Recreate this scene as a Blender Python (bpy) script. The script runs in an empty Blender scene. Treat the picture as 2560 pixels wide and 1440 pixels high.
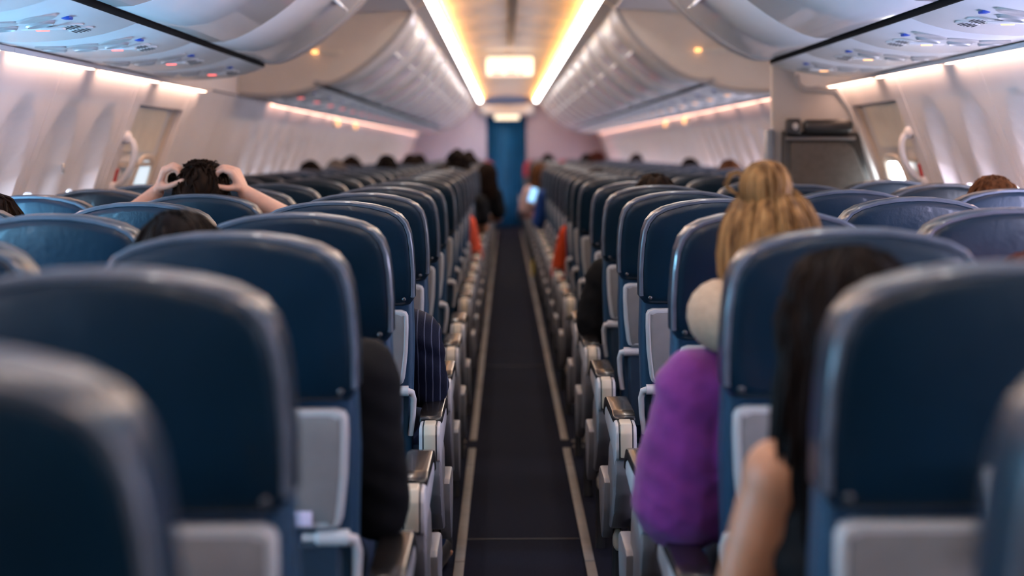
import bpy, bmesh, math, random
from mathutils import Vector, Matrix, Euler, noise
random.seed(7)
C = bpy.context.scene.collection
PI = math.pi

# ------------------------------------------------------------------ camera model
F, VX, VY, ROLL, XC, HC = 3970.0, 1263.0, 379.0, 0.0065, -0.052, 1.27
def P(x, y, d):
    a, b = x - VX, y - VY
    return Vector((XC + (a - ROLL * b) * d / F, d, HC - (b + ROLL * a) * d / F))

# ------------------------------------------------------------------ materials
def mat(name, col, rough=0.5, metal=0.0, var=0.0, scale=8.0, bump=0.0, bscale=200.0, emit=None, estr=0.0,
        coat=0.0, sheen=0.0, stretch=(1, 1, 1), spec=0.5, stripes=None, sss=0.0, col2=None):
    m = bpy.data.materials.new(name); m.use_nodes = True
    nt = m.node_tree; N, L = nt.nodes, nt.links
    b = N['Principled BSDF']
    b.inputs['Base Color'].default_value = (*col, 1); b.inputs['Roughness'].default_value = rough
    b.inputs['Metallic'].default_value = metal; b.inputs['Specular IOR Level'].default_value = spec
    b.inputs['Coat Weight'].default_value = coat; b.inputs['Sheen Weight'].default_value = sheen
    if sss:
        b.inputs['Subsurface Weight'].default_value = sss
        b.inputs['Subsurface Radius'].default_value = (0.012, 0.004, 0.002)
    tc = N.new('ShaderNodeTexCoord'); mp = N.new('ShaderNodeMapping'); L.new(tc.outputs['Object'], mp.inputs['Vector'])
    mp.inputs['Scale'].default_value = stretch
    if var > 0 or col2:
        n = N.new('ShaderNodeTexNoise'); n.inputs['Scale'].default_value = scale; n.inputs['Detail'].default_value = 4
        L.new(mp.outputs['Vector'], n.inputs['Vector'])
        r = N.new('ShaderNodeValToRGB')
        r.color_ramp.elements[0].position = 0.3; r.color_ramp.elements[1].position = 0.7
        lo = tuple(c * (1 - var) for c in col); hi = col2 if col2 else tuple(min(1, c * (1 + var)) for c in col)
        r.color_ramp.elements[0].color = (*lo, 1); r.color_ramp.elements[1].color = (*hi, 1)
        L.new(n.outputs['Fac'], r.inputs['Fac']); L.new(r.outputs['Color'], b.inputs['Base Color'])
    if stripes:
        w = N.new('ShaderNodeTexWave'); w.inputs['Scale'].default_value = stripes[0]; w.bands_direction = stripes[2]
        w.inputs['Distortion'].default_value = 1.5; w.inputs['Detail Scale'].default_value = 0.6
        L.new(mp.outputs['Vector'], w.inputs['Vector'])
        r2 = N.new('ShaderNodeValToRGB'); r2.color_ramp.elements[0].position = 0.93; r2.color_ramp.elements[1].position = 0.985
        r2.color_ramp.elements[0].color = (*col, 1); r2.color_ramp.elements[1].color = (*stripes[1], 1)
        L.new(w.outputs['Fac'], r2.inputs['Fac']); L.new(r2.outputs['Color'], b.inputs['Base Color'])
    if bump > 0:
        n2 = N.new('ShaderNodeTexNoise'); n2.inputs['Scale'].default_value = bscale; n2.inputs['Detail'].default_value = 3
        L.new(mp.outputs['Vector'], n2.inputs['Vector'])
        bp = N.new('ShaderNodeBump'); bp.inputs['Strength'].default_value = bump; bp.inputs['Distance'].default_value = 0.004
        L.new(n2.outputs['Fac'], bp.inputs['Height']); L.new(bp.outputs['Normal'], b.inputs['Normal'])
    if emit:
        b.inputs['Emission Color'].default_value = (*emit, 1); b.inputs['Emission Strength'].default_value = estr
    return m

M = {}
M['leather'] = mat('navy_leather', (0.0013, 0.0125, 0.027), 0.33, var=0.25, scale=5, bump=0.12, bscale=90, spec=0.40, coat=0.08)
M['seatfabric'] = mat('blue_seat_fabric', (0.005, 0.034, 0.075), 0.5, var=0.2, scale=6, bump=0.15, bscale=160)
M['piping'] = mat('seat_piping_glint', (0.085, 0.10, 0.13), 0.28, var=0.2, scale=20, coat=0.3)  # piping colour lightened to stand in for reflections along the seat rim
M['redseat'] = mat('red_headrest_fabric', (0.62, 0.05, 0.08), 0.6, var=0.15, bump=0.1)
M['tray'] = mat('grey_tray_plastic', (0.19, 0.18, 0.182), 0.42, var=0.06, scale=30, bump=0.03)
M['trayrim'] = mat('tray_rim_highlight', (0.40, 0.40, 0.41), 0.35, var=0.04)  # paler than the tray face, the bevel highlight painted in
M['white'] = mat('white_plastic', (0.43, 0.42, 0.43), 0.38, var=0.03)
M['shell'] = mat('pale_grey_plastic', (0.22, 0.21, 0.22), 0.42, var=0.06, scale=12)
M['cap'] = mat('dark_armrest_cap', (0.012, 0.010, 0.010), 0.24, var=0.2, coat=0.15)
M['cream'] = mat('cream_hinge_cover', (0.50, 0.43, 0.33), 0.4, var=0.05)
M['metal'] = mat('brushed_metal', (0.55, 0.53, 0.52), 0.3, 0.9, var=0.1)
M['darkmetal'] = mat('dark_metal', (0.07, 0.07, 0.075), 0.40, 0.6, var=0.1)
M['pocket'] = mat('seat_pocket_cloth', (0.006, 0.022, 0.045), 0.7, var=0.3, bump=0.2)
M['sticker'] = mat('lavender_sticker', (0.55, 0.50, 0.66), 0.5, var=0.1, scale=60)
M['carpet'] = mat('navy_carpet', (0.0085, 0.0095, 0.018), 0.95, var=0.45, scale=160, bump=0.5, bscale=500, spec=0.08)
M['strip'] = mat('floor_path_strip', (0.16, 0.135, 0.115), 0.55, var=0.15, scale=14, bump=0.1)
M['wall'] = mat('cabin_sidewall', (0.74, 0.71, 0.73), 0.5, var=0.03, scale=3, bump=0.04, bscale=350)
M['ceil'] = mat('cabin_ceiling', (0.70, 0.66, 0.62), 0.45, var=0.04, scale=4)
M['bin'] = mat('bin_plastic', (0.70, 0.72, 0.75), 0.17, var=0.03, scale=2, coat=0.25)
M['binend'] = mat('bin_end_panel', (0.72, 0.66, 0.60), 0.5, var=0.03)
M['psu'] = mat('service_panel_plastic', (0.64, 0.66, 0.69), 0.34, var=0.03, scale=5)
M['black'] = mat('black_rubber', (0.004, 0.004, 0.005), 0.7, var=0.2, spec=.1)
M['seam'] = mat('dark_seam', (0.03, 0.03, 0.036), 0.6, var=0.1)
M['door'] = mat('door_lining', (0.62, 0.62, 0.64), 0.45, var=0.04, scale=5)
M['doortrim'] = mat('door_trim', (0.70, 0.60, 0.52), 0.45, var=0.04)
M['placard'] = mat('door_placard', (0.76, 0.71, 0.63), 0.4, var=0.06, scale=9)
M['redmark'] = mat('red_plastic', (0.6, 0.05, 0.06), 0.5, var=0.1)
M['yellow'] = mat('yellow_cloth', (0.72, 0.52, 0.03), 0.7, var=0.15)
M['partition'] = mat('partition_laminate', (0.44, 0.42, 0.42), 0.5, var=0.03)
M['jumpgrey'] = mat('jump_seat_fabric', (0.085, 0.078, 0.075), 0.75, var=0.12, scale=40, bump=0.2)
M['dark'] = mat('dark_plastic', (0.03, 0.03, 0.032), 0.35, var=0.2)
M['bluemetal'] = mat('blue_grey_edge', (0.16, 0.20, 0.26), 0.35, 0.3, var=0.1)
M['curtain'] = mat('blue_curtain_cloth', (0.0, 0.105, 0.26), 0.7, var=0.25, scale=14, stretch=(3, 1, 0.3), bump=0.1)
M['bulk_l'] = mat('bulkhead_lavender', (0.50, 0.50, 0.66), 0.5, var=0.03)
M['bulk_r'] = mat('bulkhead_mauve', (0.36, 0.30, 0.36), 0.5, var=0.03)
M['blue'] = mat('blue_button', (0.01, 0.06, 0.40), 0.4, var=0.1)
M['chromed'] = mat('satin_disc', (0.45, 0.46, 0.48), 0.35, 0.2, var=0.05)
def emis(name, col, s): return mat(name, tuple(min(0.8, c) for c in col), 0.5, emit=col, estr=s, var=0.02)
M['e_cove'] = emis('cove_diffuser', (1.0, 0.93, 0.88), 10.5)
M['e_amber'] = emis('amber_led', (1.0, 0.46, 0.11), 26.0)
M['e_wash'] = emis('sidewall_led', (1.0, 0.62, 0.45), 9.0)
M['e_washf'] = emis('sidewall_led_dimmed', (1.0, 0.52, 0.38), 4.0)
M['e_sign'] = emis('lit_sign', (1.0, 0.84, 0.62), 0.62)
M['e_red'] = emis('red_sign_lamp', (1.0, 0.12, 0.10), 1.8)
M['e_orange'] = emis('orange_lamp', (1.0, 0.45, 0.15), 1.6)
M['e_day'] = emis('daylight_pane', (0.62, 0.80, 1.0), 5.0)
M['e_dayr'] = emis('daylight_pane_lavender', (0.84, 0.82, 1.0), 16.0)
M['e_near'] = emis('window_fill_glow', (0.24, 0.64, 1.0), 32.0)  # unseen left panes, cyan glow added to brighten and tint the near bins
M['e_nearr'] = emis('window_fill_glow_lavender', (0.70, 0.68, 1.0), 32.0)  # unseen right panes, lavender fill glow added likewise
M['e_dim'] = emis('dim_door_window', (0.6, 0.75, 0.9), 0.5)
M['e_shade'] = emis('glowing_window_shade', (0.70, 0.82, 1.0), 7.0)  # shade glow added to brighten the panels under the bins
M['e_door'] = emis('door_daylight', (0.92, 0.98, 1.0), 5.0)
M['e_phone'] = emis('phone_screen', (0.3, 0.6, 1.0), 0.9)
M['e_lamp'] = emis('reading_lamp', (0.9, 0.95, 1.0), 0.5)

# ------------------------------------------------------------------ mesh builder
class MB:
    def __init__(self): self.v = []; self.f = []; self.m = []
    def add(self, vs, fs, mi=0):
        o = len(self.v); self.v += [tuple(p) for p in vs]
        for f in fs: self.f.append(tuple(i + o for i in f)); self.m.append(mi)
        return self
    def box(self, c, s, bev=0.0, mi=0, seg=2, rot=None):
        bm = bmesh.new(); bmesh.ops.create_cube(bm, size=1.0)
        for v in bm.verts: v.co = Vector((v.co.x * s[0], v.co.y * s[1], v.co.z * s[2]))
        if bev: bmesh.ops.bevel(bm, geom=bm.edges[:], offset=min(bev, min(s) * .49), segments=seg, affect='EDGES', profile=0.5)
        R = rot if rot else Matrix.Identity(3)
        for i, v in enumerate(bm.verts): v.index = i
        self.add([R @ v.co + Vector(c) for v in bm.verts], [[v.index for v in f.verts] for f in bm.faces], mi); bm.free(); return self
    def loft(self, rings, closed=True, c0=True, c1=True, mi=0):
        n = len(rings[0]); vs = [p for r in rings for p in r]; fs = []
        for i in range(len(rings) - 1):
            for j in range(n if closed else n - 1):
                k = (j + 1) % n; fs.append((i * n + j, i * n + k, (i + 1) * n + k, (i + 1) * n + j))
        if closed and c0: fs.append(tuple(range(n))[::-1])
        if closed and c1: fs.append(tuple(range((len(rings) - 1) * n, len(rings) * n)))
        return self.add(vs, fs, mi)
    def tube(self, pts, rad, n=10, mi=0, flat=1.0, up=None):
        pts = [Vector(p) for p in pts]
        if not isinstance(rad, (list, tuple)): rad = [rad] * len(pts)
        rings = []; prev = None
        for i, p in enumerate(pts):
            t = (pts[min(i + 1, len(pts) - 1)] - pts[max(i - 1, 0)]).normalized()
            if prev is None:
                a = Vector(up) if up else (Vector((0, 0, 1)) if abs(t.z) < .9 else Vector((1, 0, 0)))
                u = (a - t * a.dot(t)).normalized()
            else: u = (prev - t * prev.dot(t)).normalized()
            prev = u; w = t.cross(u)
            rings.append([p + (u * math.cos(2 * PI * k / n) + w * math.sin(2 * PI * k / n) * flat) * rad[i] for k in range(n)])
        return self.loft(rings, mi=mi)
    def sphere(self, c, r, nu=16, nv=10, mi=0, rot=None, fn=None):
        if not isinstance(r, (list, tuple)): r = (r, r, r)
        R = rot if rot else Matrix.Identity(3); vs = []; c = Vector(c)
        for i in range(nv + 1):
            th = PI * i / nv
            for j in range(nu):
                ph = 2 * PI * j / nu
                d = Vector((math.sin(th) * math.cos(ph), math.sin(th) * math.sin(ph), math.cos(th)))
                k = fn(d) if fn else 1.0
                vs.append(c + R @ Vector((d.x * r[0] * k, d.y * r[1] * k, d.z * r[2] * k)))
        fs = []
        for i in range(nv):
            for j in range(nu):
                k = (j + 1) % nu
                if i == 0: fs.append((0, (i + 1) * nu + j, (i + 1) * nu + k))
                elif i == nv - 1: fs.append((i * nu + j, (i + 1) * nu, i * nu + k))
                else: fs.append((i * nu + j, (i + 1) * nu + j, (i + 1) * nu + k, i * nu + k))
        return self.add(vs, fs, mi)
    def capsule(self, p0, r0, p1, r1, n=14):
        p0, p1 = Vector(p0), Vector(p1); t = p1 - p0; L = t.length
        if L < 1e-5: return self.sphere(p0, r0, n, 8)
        t = t / L; pts = []; rad = []
        for k in range(5):
            a = PI / 2 * k / 5; pts.append(p0 - t * r0 * math.cos(a)); rad.append(max(r0 * math.sin(a), r0 * .02))
        pts.append(p0); rad.append(r0); pts.append(p0 + t * L * .5); rad.append((r0 + r1) / 2)
        for k in range(6):
            a = PI / 2 * k / 5; pts.append(p1 + t * r1 * math.sin(a)); rad.append(max(r1 * math.cos(a), r1 * .02))
        return self.tube(pts, rad, n)
    def prism(self, poly, x0, x1, bev=0.0, mi=0, axis='X'):
        """poly in the (y,z) plane, extruded along X (or (x,z) along Y)."""
        bm = bmesh.new()
        def pt(p, a): return (a, p[0], p[1]) if axis == 'X' else (p[0], a, p[1])
        a = [bm.verts.new(pt(p, x0)) for p in poly]; b = [bm.verts.new(pt(p, x1)) for p in poly]
        n = len(poly); bm.faces.new(a); bm.faces.new(b[::-1])
        for i in range(n): bm.faces.new((a[i], b[i], b[(i + 1) % n], a[(i + 1) % n]))
        bmesh.ops.recalc_face_normals(bm, faces=bm.faces[:])
        if bev: bmesh.ops.bevel(bm, geom=bm.edges[:], offset=bev, segments=2, affect='EDGES', profile=0.5, clamp_overlap=True)
        bm.verts.ensure_lookup_table()
        for i, v in enumerate(bm.verts): v.index = i
        self.add([v.co.copy() for v in bm.verts], [[v.index for v in f.verts] for f in bm.faces], mi); bm.free(); return self
    def mesh(self, name, mats, smooth=40):
        me = bpy.data.meshes.new(name); me.from_pydata(self.v, [], self.f)
        for m in (mats if isinstance(mats, (list, tuple)) else [mats]): me.materials.append(m)
        for i, p in enumerate(me.polygons): p.material_index = self.m[i]
        bm = bmesh.new(); bm.from_mesh(me); bmesh.ops.recalc_face_normals(bm, faces=bm.faces[:])
        for e in bm.edges:
            e.smooth = not (len(e.link_faces) == 2 and e.calc_face_angle(0) > math.radians(smooth))
        for f in bm.faces: f.smooth = True
        bm.to_mesh(me); bm.free(); return me
    def build(self, name, mats, parent=None, smooth=40, loc=None):
        o = bpy.data.objects.new(name, self.mesh(name, mats, smooth)); C.objects.link(o)
        if parent: o.parent = parent
        if loc: o.location = loc
        return o

def tag(o, label=None, cat=None, group=None, kind=None):
    if label: o['label'] = label
    if cat: o['category'] = cat
    if group: o['group'] = group
    if kind: o['kind'] = kind
    return o
def empty(name, loc, label=None, cat=None, group=None):
    o = bpy.data.objects.new(name, None); o.empty_display_size = .05; C.objects.link(o); o.location = loc
    return tag(o, label, cat, group)
kids = {}
def copy_tree(o, parent=None):
    c = o.copy(); C.objects.link(c); c.parent = parent
    for ch in list(o.children): copy_tree(ch, c)
    return c
def struct(name, mb, m, smooth=40): return tag(mb.build(name, m, None, smooth), kind='structure')
ORD = ['first', 'second', 'third', 'fourth', 'fifth', 'sixth', 'seventh', 'eighth', 'ninth', 'tenth', 'eleventh', 'twelfth',
       'thirteenth', 'fourteenth', 'fifteenth', 'sixteenth', 'seventeenth', 'eighteenth', 'nineteenth', 'twentieth']
def nth(i):
    if i < 20: return ORD[i]
    t, u = divmod(i + 1, 10)
    return (['', '', 'twenty', 'thirty', 'forty'][t] + ('-' + ORD[u - 1] if u else 'th')).replace('twentyth', 'twentieth').replace('thirtyth', 'thirtieth').replace('fortyth', 'fortieth')
SIDE = {-1: 'left', 1: 'right'}
Y0, Y1 = -1.6, 26.6

# ------------------------------------------------------------------ cabin shell
WP = [(0.0, 1.66), (0.3, 1.71), (0.6, 1.732), (0.9, 1.71), (1.0, 1.69), (1.1, 1.662), (1.2, 1.628), (1.3, 1.592), (1.4, 1.555), (1.5, 1.517), (1.575, 1.490)]
def wx(z):
    for (a, xa), (b, xb) in zip(WP, WP[1:]):
        if z <= b: return xa + (xb - xa) * (z - a) / (b - a)
    return WP[-1][1] - (z - 1.575) * 0.16
DOOR = (6.28, 7.42)
WIN = {}
for s in (-1, 1):
    ys = [k * .508 + 4.95 - 13 * .508 for k in range(60)]
    WIN[s] = [y for y in ys if Y0 + .3 < y < Y1 - 1.2 and not (DOOR[0] - .30 < y < DOOR[1] + .55) and not (s < 0 and 7.4 < y < 9.3)]
def recess(s, y, z):
    d = 0.0
    for yc in WIN[s]:
        if abs(y - yc) < .22:
            q = (abs(y - yc) / .178) ** 2.4 + (abs(z - 1.08) / (.35 if z > 1.08 else .42)) ** 2.6
            t = max(0.0, min(1.0, (1.06 - q) / .30)); d = max(d, .058 * t * t * (3 - 2 * t))
    return d
SEAMS = [4.95 + .255 + 1.016 * k for k in range(-6, 22)]
for s in (-1, 1):
    zs = [0, .2, .4, .55, .62] + [.66 + .026 * k for k in range(30)] + [1.44, 1.47, 1.5, 1.54, 1.575]
    zs = sorted(set(z for z in zs if z <= 1.575))
    ycol = []
    y = Y0
    while y < Y1: ycol.append(y); y += .026 if y < 11 else .034
    ycol.append(Y1)
    ycol = [y for y in ycol if not (DOOR[0] < y < DOOR[1])] + [DOOR[0], DOOR[1]]
    for q in SEAMS:
        if not (DOOR[0] - .02 < q < DOOR[1] + .02) and q < Y1: ycol += [q - .004, q - .003, q + .003, q + .004]
    ycol = sorted(set(ycol))
    mb = MB(); vs = []; fs = []; nz = len(zs)
    for y in ycol:
        sm = any(abs(y - q) < .0035 for q in SEAMS)
        for z in zs: vs.append((s * (wx(z) + (recess(s, y, z) if .6 < z < 1.5 else 0) + (.007 if sm else 0)), y, z))
    for i in range(len(ycol) - 1):
        if abs(ycol[i] - DOOR[0]) < 1e-6: continue
        for j in range(nz - 1): fs.append((i * nz + j, (i + 1) * nz + j, (i + 1) * nz + j + 1, i * nz + j + 1))
    mb.add(vs, fs); struct('wall_' + SIDE[s], mb, M['wall'], 60)
    # outer skin behind the sidewall, closes the door opening and the light slot
    mb = MB(); mb.add([p for y in (Y0, Y1) for p in [(s * (wx(z) + .12), y, z) for z in zs] + [(s * 1.42, y, 2.16), (s * .40, y, 2.30)]],
                      [(j, j + 1, nz + 2 + j + 1, nz + 2 + j) for j in range(nz + 1)])
    struct('trim_%d' % (1 if s < 0 else 2), mb, M['wall'])
mb = MB(); mb.add([(-1.9, Y0, 0), (1.9, Y0, 0), (1.9, Y1 + 2, 0), (-1.9, Y1 + 2, 0)], [(0, 1, 2, 3)])
mb.add([(-1.9, Y0, -.05), (1.9, Y0, -.05), (1.9, Y1 + 2, -.05), (-1.9, Y1 + 2, -.05)], [(3, 2, 1, 0)])
struct('floor', mb, M['carpet'])
# carpet joints across the aisle
mb = MB()
for y in (5.2, 9.4): mb.box((0, y, .001), (.40, .006, .003))
struct('trim_3', mb, M['seam'])
# ceiling: arched centre panels with cross joints
CZ, CX = 2.125, .425
mb = MB(); yy = []; y = Y0
while y < 26.0: yy += [y, y + 1.23]; y += 1.236
prof = [(CX * math.cos(PI * k / 16), CZ + .055 * math.sin(PI * k / 16)) for k in range(17)]
for a, b in zip(yy[::2], yy[1::2]):
    b = min(b, 26.0)
    mb.loft([[(x, q, z + dz) for x, z in prof] for q, dz in ((a, .006), (a + .004, 0), (b - .004, 0), (b, .006))], closed=False)
mb.add([(-1.5, Y0, 2.30), (1.5, Y0, 2.30), (1.5, Y1, 2.30), (-1.5, Y1, 2.30)], [(0, 1, 2, 3)])
struct('ceiling', mb, M['ceil'], 60)
mb = MB(); mb.box((0, 6.0, CZ + .048), (.055, 15.2, .016), .003)
struct('trim_4', mb, M['dark'])
# light-blocking rear wall, front bulkheads, header
mb = MB(); mb.box((0, Y0 - .02, 1.15), (3.9, .04, 2.4)); struct('wall_rear_blocker', mb, M['carpet'])  # unseen wall added to shut out sky light, dark to cut bounce
YF = 26.3
def bulk(x0, x1):
    pts = []
    zs = [0, .4, .7, 1.0, 1.2, 1.4, 1.6, 2.2]
    if x1 > 0: return [(x0, 0), (1.66, 0), (1.72, .4), (1.73, .7), (1.70, 1.0), (1.62, 1.3), (1.50, 1.6), (1.35, 2.2), (x0, 2.2)]
    return [(-x for x in ())]
R_ = [(.30, 0), (1.75, 0), (1.80, .4), (1.82, .7), (1.80, 1.0), (1.70, 1.3), (1.58, 1.6), (1.40, 2.25), (.30, 2.25)]
mb = MB(); mb.prism(R_, YF, YF + .06, .004, axis='Y'); struct('wall_front', mb, M['bulk_r'])
L_ = [(-.36 if x == .30 else -x, z) for x, z in R_]
mb = MB(); mb.prism(L_, YF, YF + .06, .004, axis='Y'); struct('wall_front_left', mb, M['bulk_l'])
mb = MB(); mb.box((-.02, YF - .12, 1.955), (.90, .22, .19), .05, seg=4); struct('trim_5', mb, M['white'])
mb = MB(); mb.box((-.02, YF + 1.9, 1.1), (1.2, .04, 2.3)); struct('wall_galley', mb, M['bulk_l'])
# curtain across the doorway
mb = MB(); rings = []
for z in (0.035, .5, 1.0, 1.5, 1.9):
    row = []
    for k in range(97):
        t = k / 96; a = .016 + .010 * math.sin(t * 9 + 1)
        row.append((-.385 + t * .73, YF + .10 + a * math.sin(t * 2 * PI * 13 + .3 * math.sin(z * 2)), z))
    rings.append(row)
cu = empty('aisle_curtain', (0, 0, 0), 'pleated blue curtain closing the aisle between the front bulkheads', 'curtain')
mb.loft(rings, closed=False); o = mb.build('cloth', M['curtain'], cu); so = o.modifiers.new('s', 'SOLIDIFY'); so.thickness = .003
mb = MB(); mb.tube([(-.40, YF + .10, 1.915), (.36, YF + .10, 1.915)], .012, 8); mb.build('rail', M['darkmetal'], cu)
mb = MB(); mb.box((0, 0, 0), (.40, .05, .07), .01)
sg = empty('header_sign', (-.02, YF - .26, 1.83), 'small pale lit sign above the blue curtain', 'sign'); mb.build('housing', M['e_sign'], sg)
mb = MB(); mb.box((0, .012, .035), (.06, .03, .05)); mb.build('bracket', M['white'], sg)

# ------------------------------------------------------------------ lights in the coves
ci = 0
for s in (-1, 1):
    y = Y0 + .1; i = 0
    while y < 25.9:
        L_seg = min(1.98, 26.0 - y)
        t = empty('cove_light', (s * .46, y + L_seg / 2, 2.10), 'warm white cove light strip along the %s edge of the ceiling, %s from the camera' % (SIDE[s], nth(i)), 'light strip', 'cove lights along the ceiling')
        mb = MB(); h = L_seg / 2 - .01
        mb.loft([[(s * -.044, q, .000), (s * .012, q, -.022), (s * .013, q, -.020), (s * -.043, q, .002)] for q in (-h, h)])
        mb.build('diffuser', M['e_cove'], t)
        mb = MB(); mb.loft([[(s * -.052, q, .0015), (s * -.050, q, .006), (s * .016, q, -.017), (s * .0155, q, -.0195)] for q in (-h, h)])
        mb.build('housing', M['ceil'], t)  # unseen shield added to keep the diffuser's white light off the ceiling arch
        mb = MB(); mb.loft([[(s * -.036, q, .012), (s * -.046, q, .011), (s * -.046, q, .020), (s * -.036, q, .021)] for q in (-h, h)])
        mb.build('amber_strip', M['e_amber'], t)
        mb = MB()
        mb.loft([[(s * .010, q, -.025), (s * .085, q, -.065), (s * .09, q, -.045), (s * .016, q, -.015)] for q in (-h, h)])
        for k in range(int(L_seg / .25)):
            mb.sphere((s * .065, -h + .12 + .25 * k, -.058), .006, 8, 5)
        mb.build('rail', M['white'], t)
        y += 2.0; i += 1
    # sidewall wash strips
    y = Y0 + .1; i = 0
    while y < 25.0:
        L_seg = .86
        if y < 7.5 or y > (9.15 if s < 0 else 8.0):
            t = empty('wash_light', (s * 1.470, y + L_seg / 2, 1.556), 'slim warm light strip above the %s sidewall, %s from the camera' % (SIDE[s], nth(i)), 'light strip', 'sidewall wash lights')
            mb = MB(); mb.loft([[(-.009, q, .012), (.009, q, .012), (.009, q, .005), (-.009, q, .005)] for q in (-L_seg / 2, L_seg / 2)])
            mb.build('diffuser', M['e_wash'] if y < 8 else M['e_washf'], t)
            mb = MB(); mb.box((s * -.021, 0, .0125), (.008, 1.012, .016), .002); mb.box((0, 0, .0165), (.03, L_seg + .02, .007))
            mb.build('channel', M['wall'], t); i += 1
        y += 1.016

# ------------------------------------------------------------------ overhead bins
BD = [(1.062, 1.648), (1.03, 1.640), (.984, 1.642), (.94, 1.655), (.90, 1.674), (.86, 1.697), (.817, 1.725), (.77, 1.760), (.727, 1.796), (.68, 1.838), (.635, 1.885), (.595, 1.935), (.565, 1.98), (.545, 2.02), (.535, 2.055)]
PS = [(1.050, 1.625), (1.09, 1.610), (1.14, 1.596), (1.20, 1.585), (1.27, 1.578), (1.34, 1.575), (1.42, 1.578), (1.475, 1.585)]
def psz(x):
    for (a, za), (b, zb) in zip(PS, PS[1:]):
        if x <= b: return za + (zb - za) * (x - a) / (b - a)
    return PS[-1][1]
def make_bin(s, L, cap_far=False):
    t = empty('overhead_bin', (0, 0, 0))
    g = .004
    def pro(pts, off=0.0): return [(s * (x + off * .7), z + off * .7) for x, z in pts]
    mb = MB(); d = pro(BD); i = pro(BD, .018)
    rr = []
    end = L - (.16 if cap_far else g)
    for q, ins in ((g, .004), (g + .006, 0), (end - .006, 0), (end, .004)):
        rr.append([(x + s * ins, q, z + ins) for x, z in d] + [(x, q, z) for x, z in i][::-1])
    mb.loft(rr); mb.build('door', M['bin'], t, 50)
    body = [(x, z) for x, z in BD] ; body = pro(body, .016) + [(s * .56, 2.10), (s * 1.44, 2.10), (s * 1.47, 1.66)]
    mb = MB(); mb.prism(body, 0.0, L, 0, axis='Y'); mb.build('body', M['bin'], t)
    mb = MB(); c = BD[9]
    n = Vector((-(BD[10][1] - BD[8][1]), 0, BD[10][0] - BD[8][0])).normalized()
    tx = s * (c[0] - .004); tz = c[1] - .004
    R = Matrix.Rotation(-s * math.radians(43), 3, 'Y')
    lm = MB(); lm.box((0, 0, 0), (.075, .16, .010), .004, rot=R); lm.build('latch', M['bin'], t, loc=(tx, L / 2, tz))
    l2 = MB(); l2.box((0, 0, 0), (.03, .11, .013), .003, rot=R)
    l2.build('latch_handle', M['chromed'], t, loc=(tx - s * .002, L / 2, tz - .002))
    if cap_far:
        mb = MB(); rr = []
        for q, o2 in ((L - .157, .006), (L - .150, -.004), (L - .03, -.004), (L - .004, .004), (L, .012)):
            rr.append(pro(BD, o2) + [(x, z) for x, z in pro(BD, .02)][::-1])
        mb.loft([[(x, q, z) for x, z in r] for r, q in zip(rr, (L - .157, L - .150, L - .03, L - .004, L))])
        mb.build('end_trim', M['white'], t, 60)
    return t
NEAR_END, FAR0 = 6.60, 8.50
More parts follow.
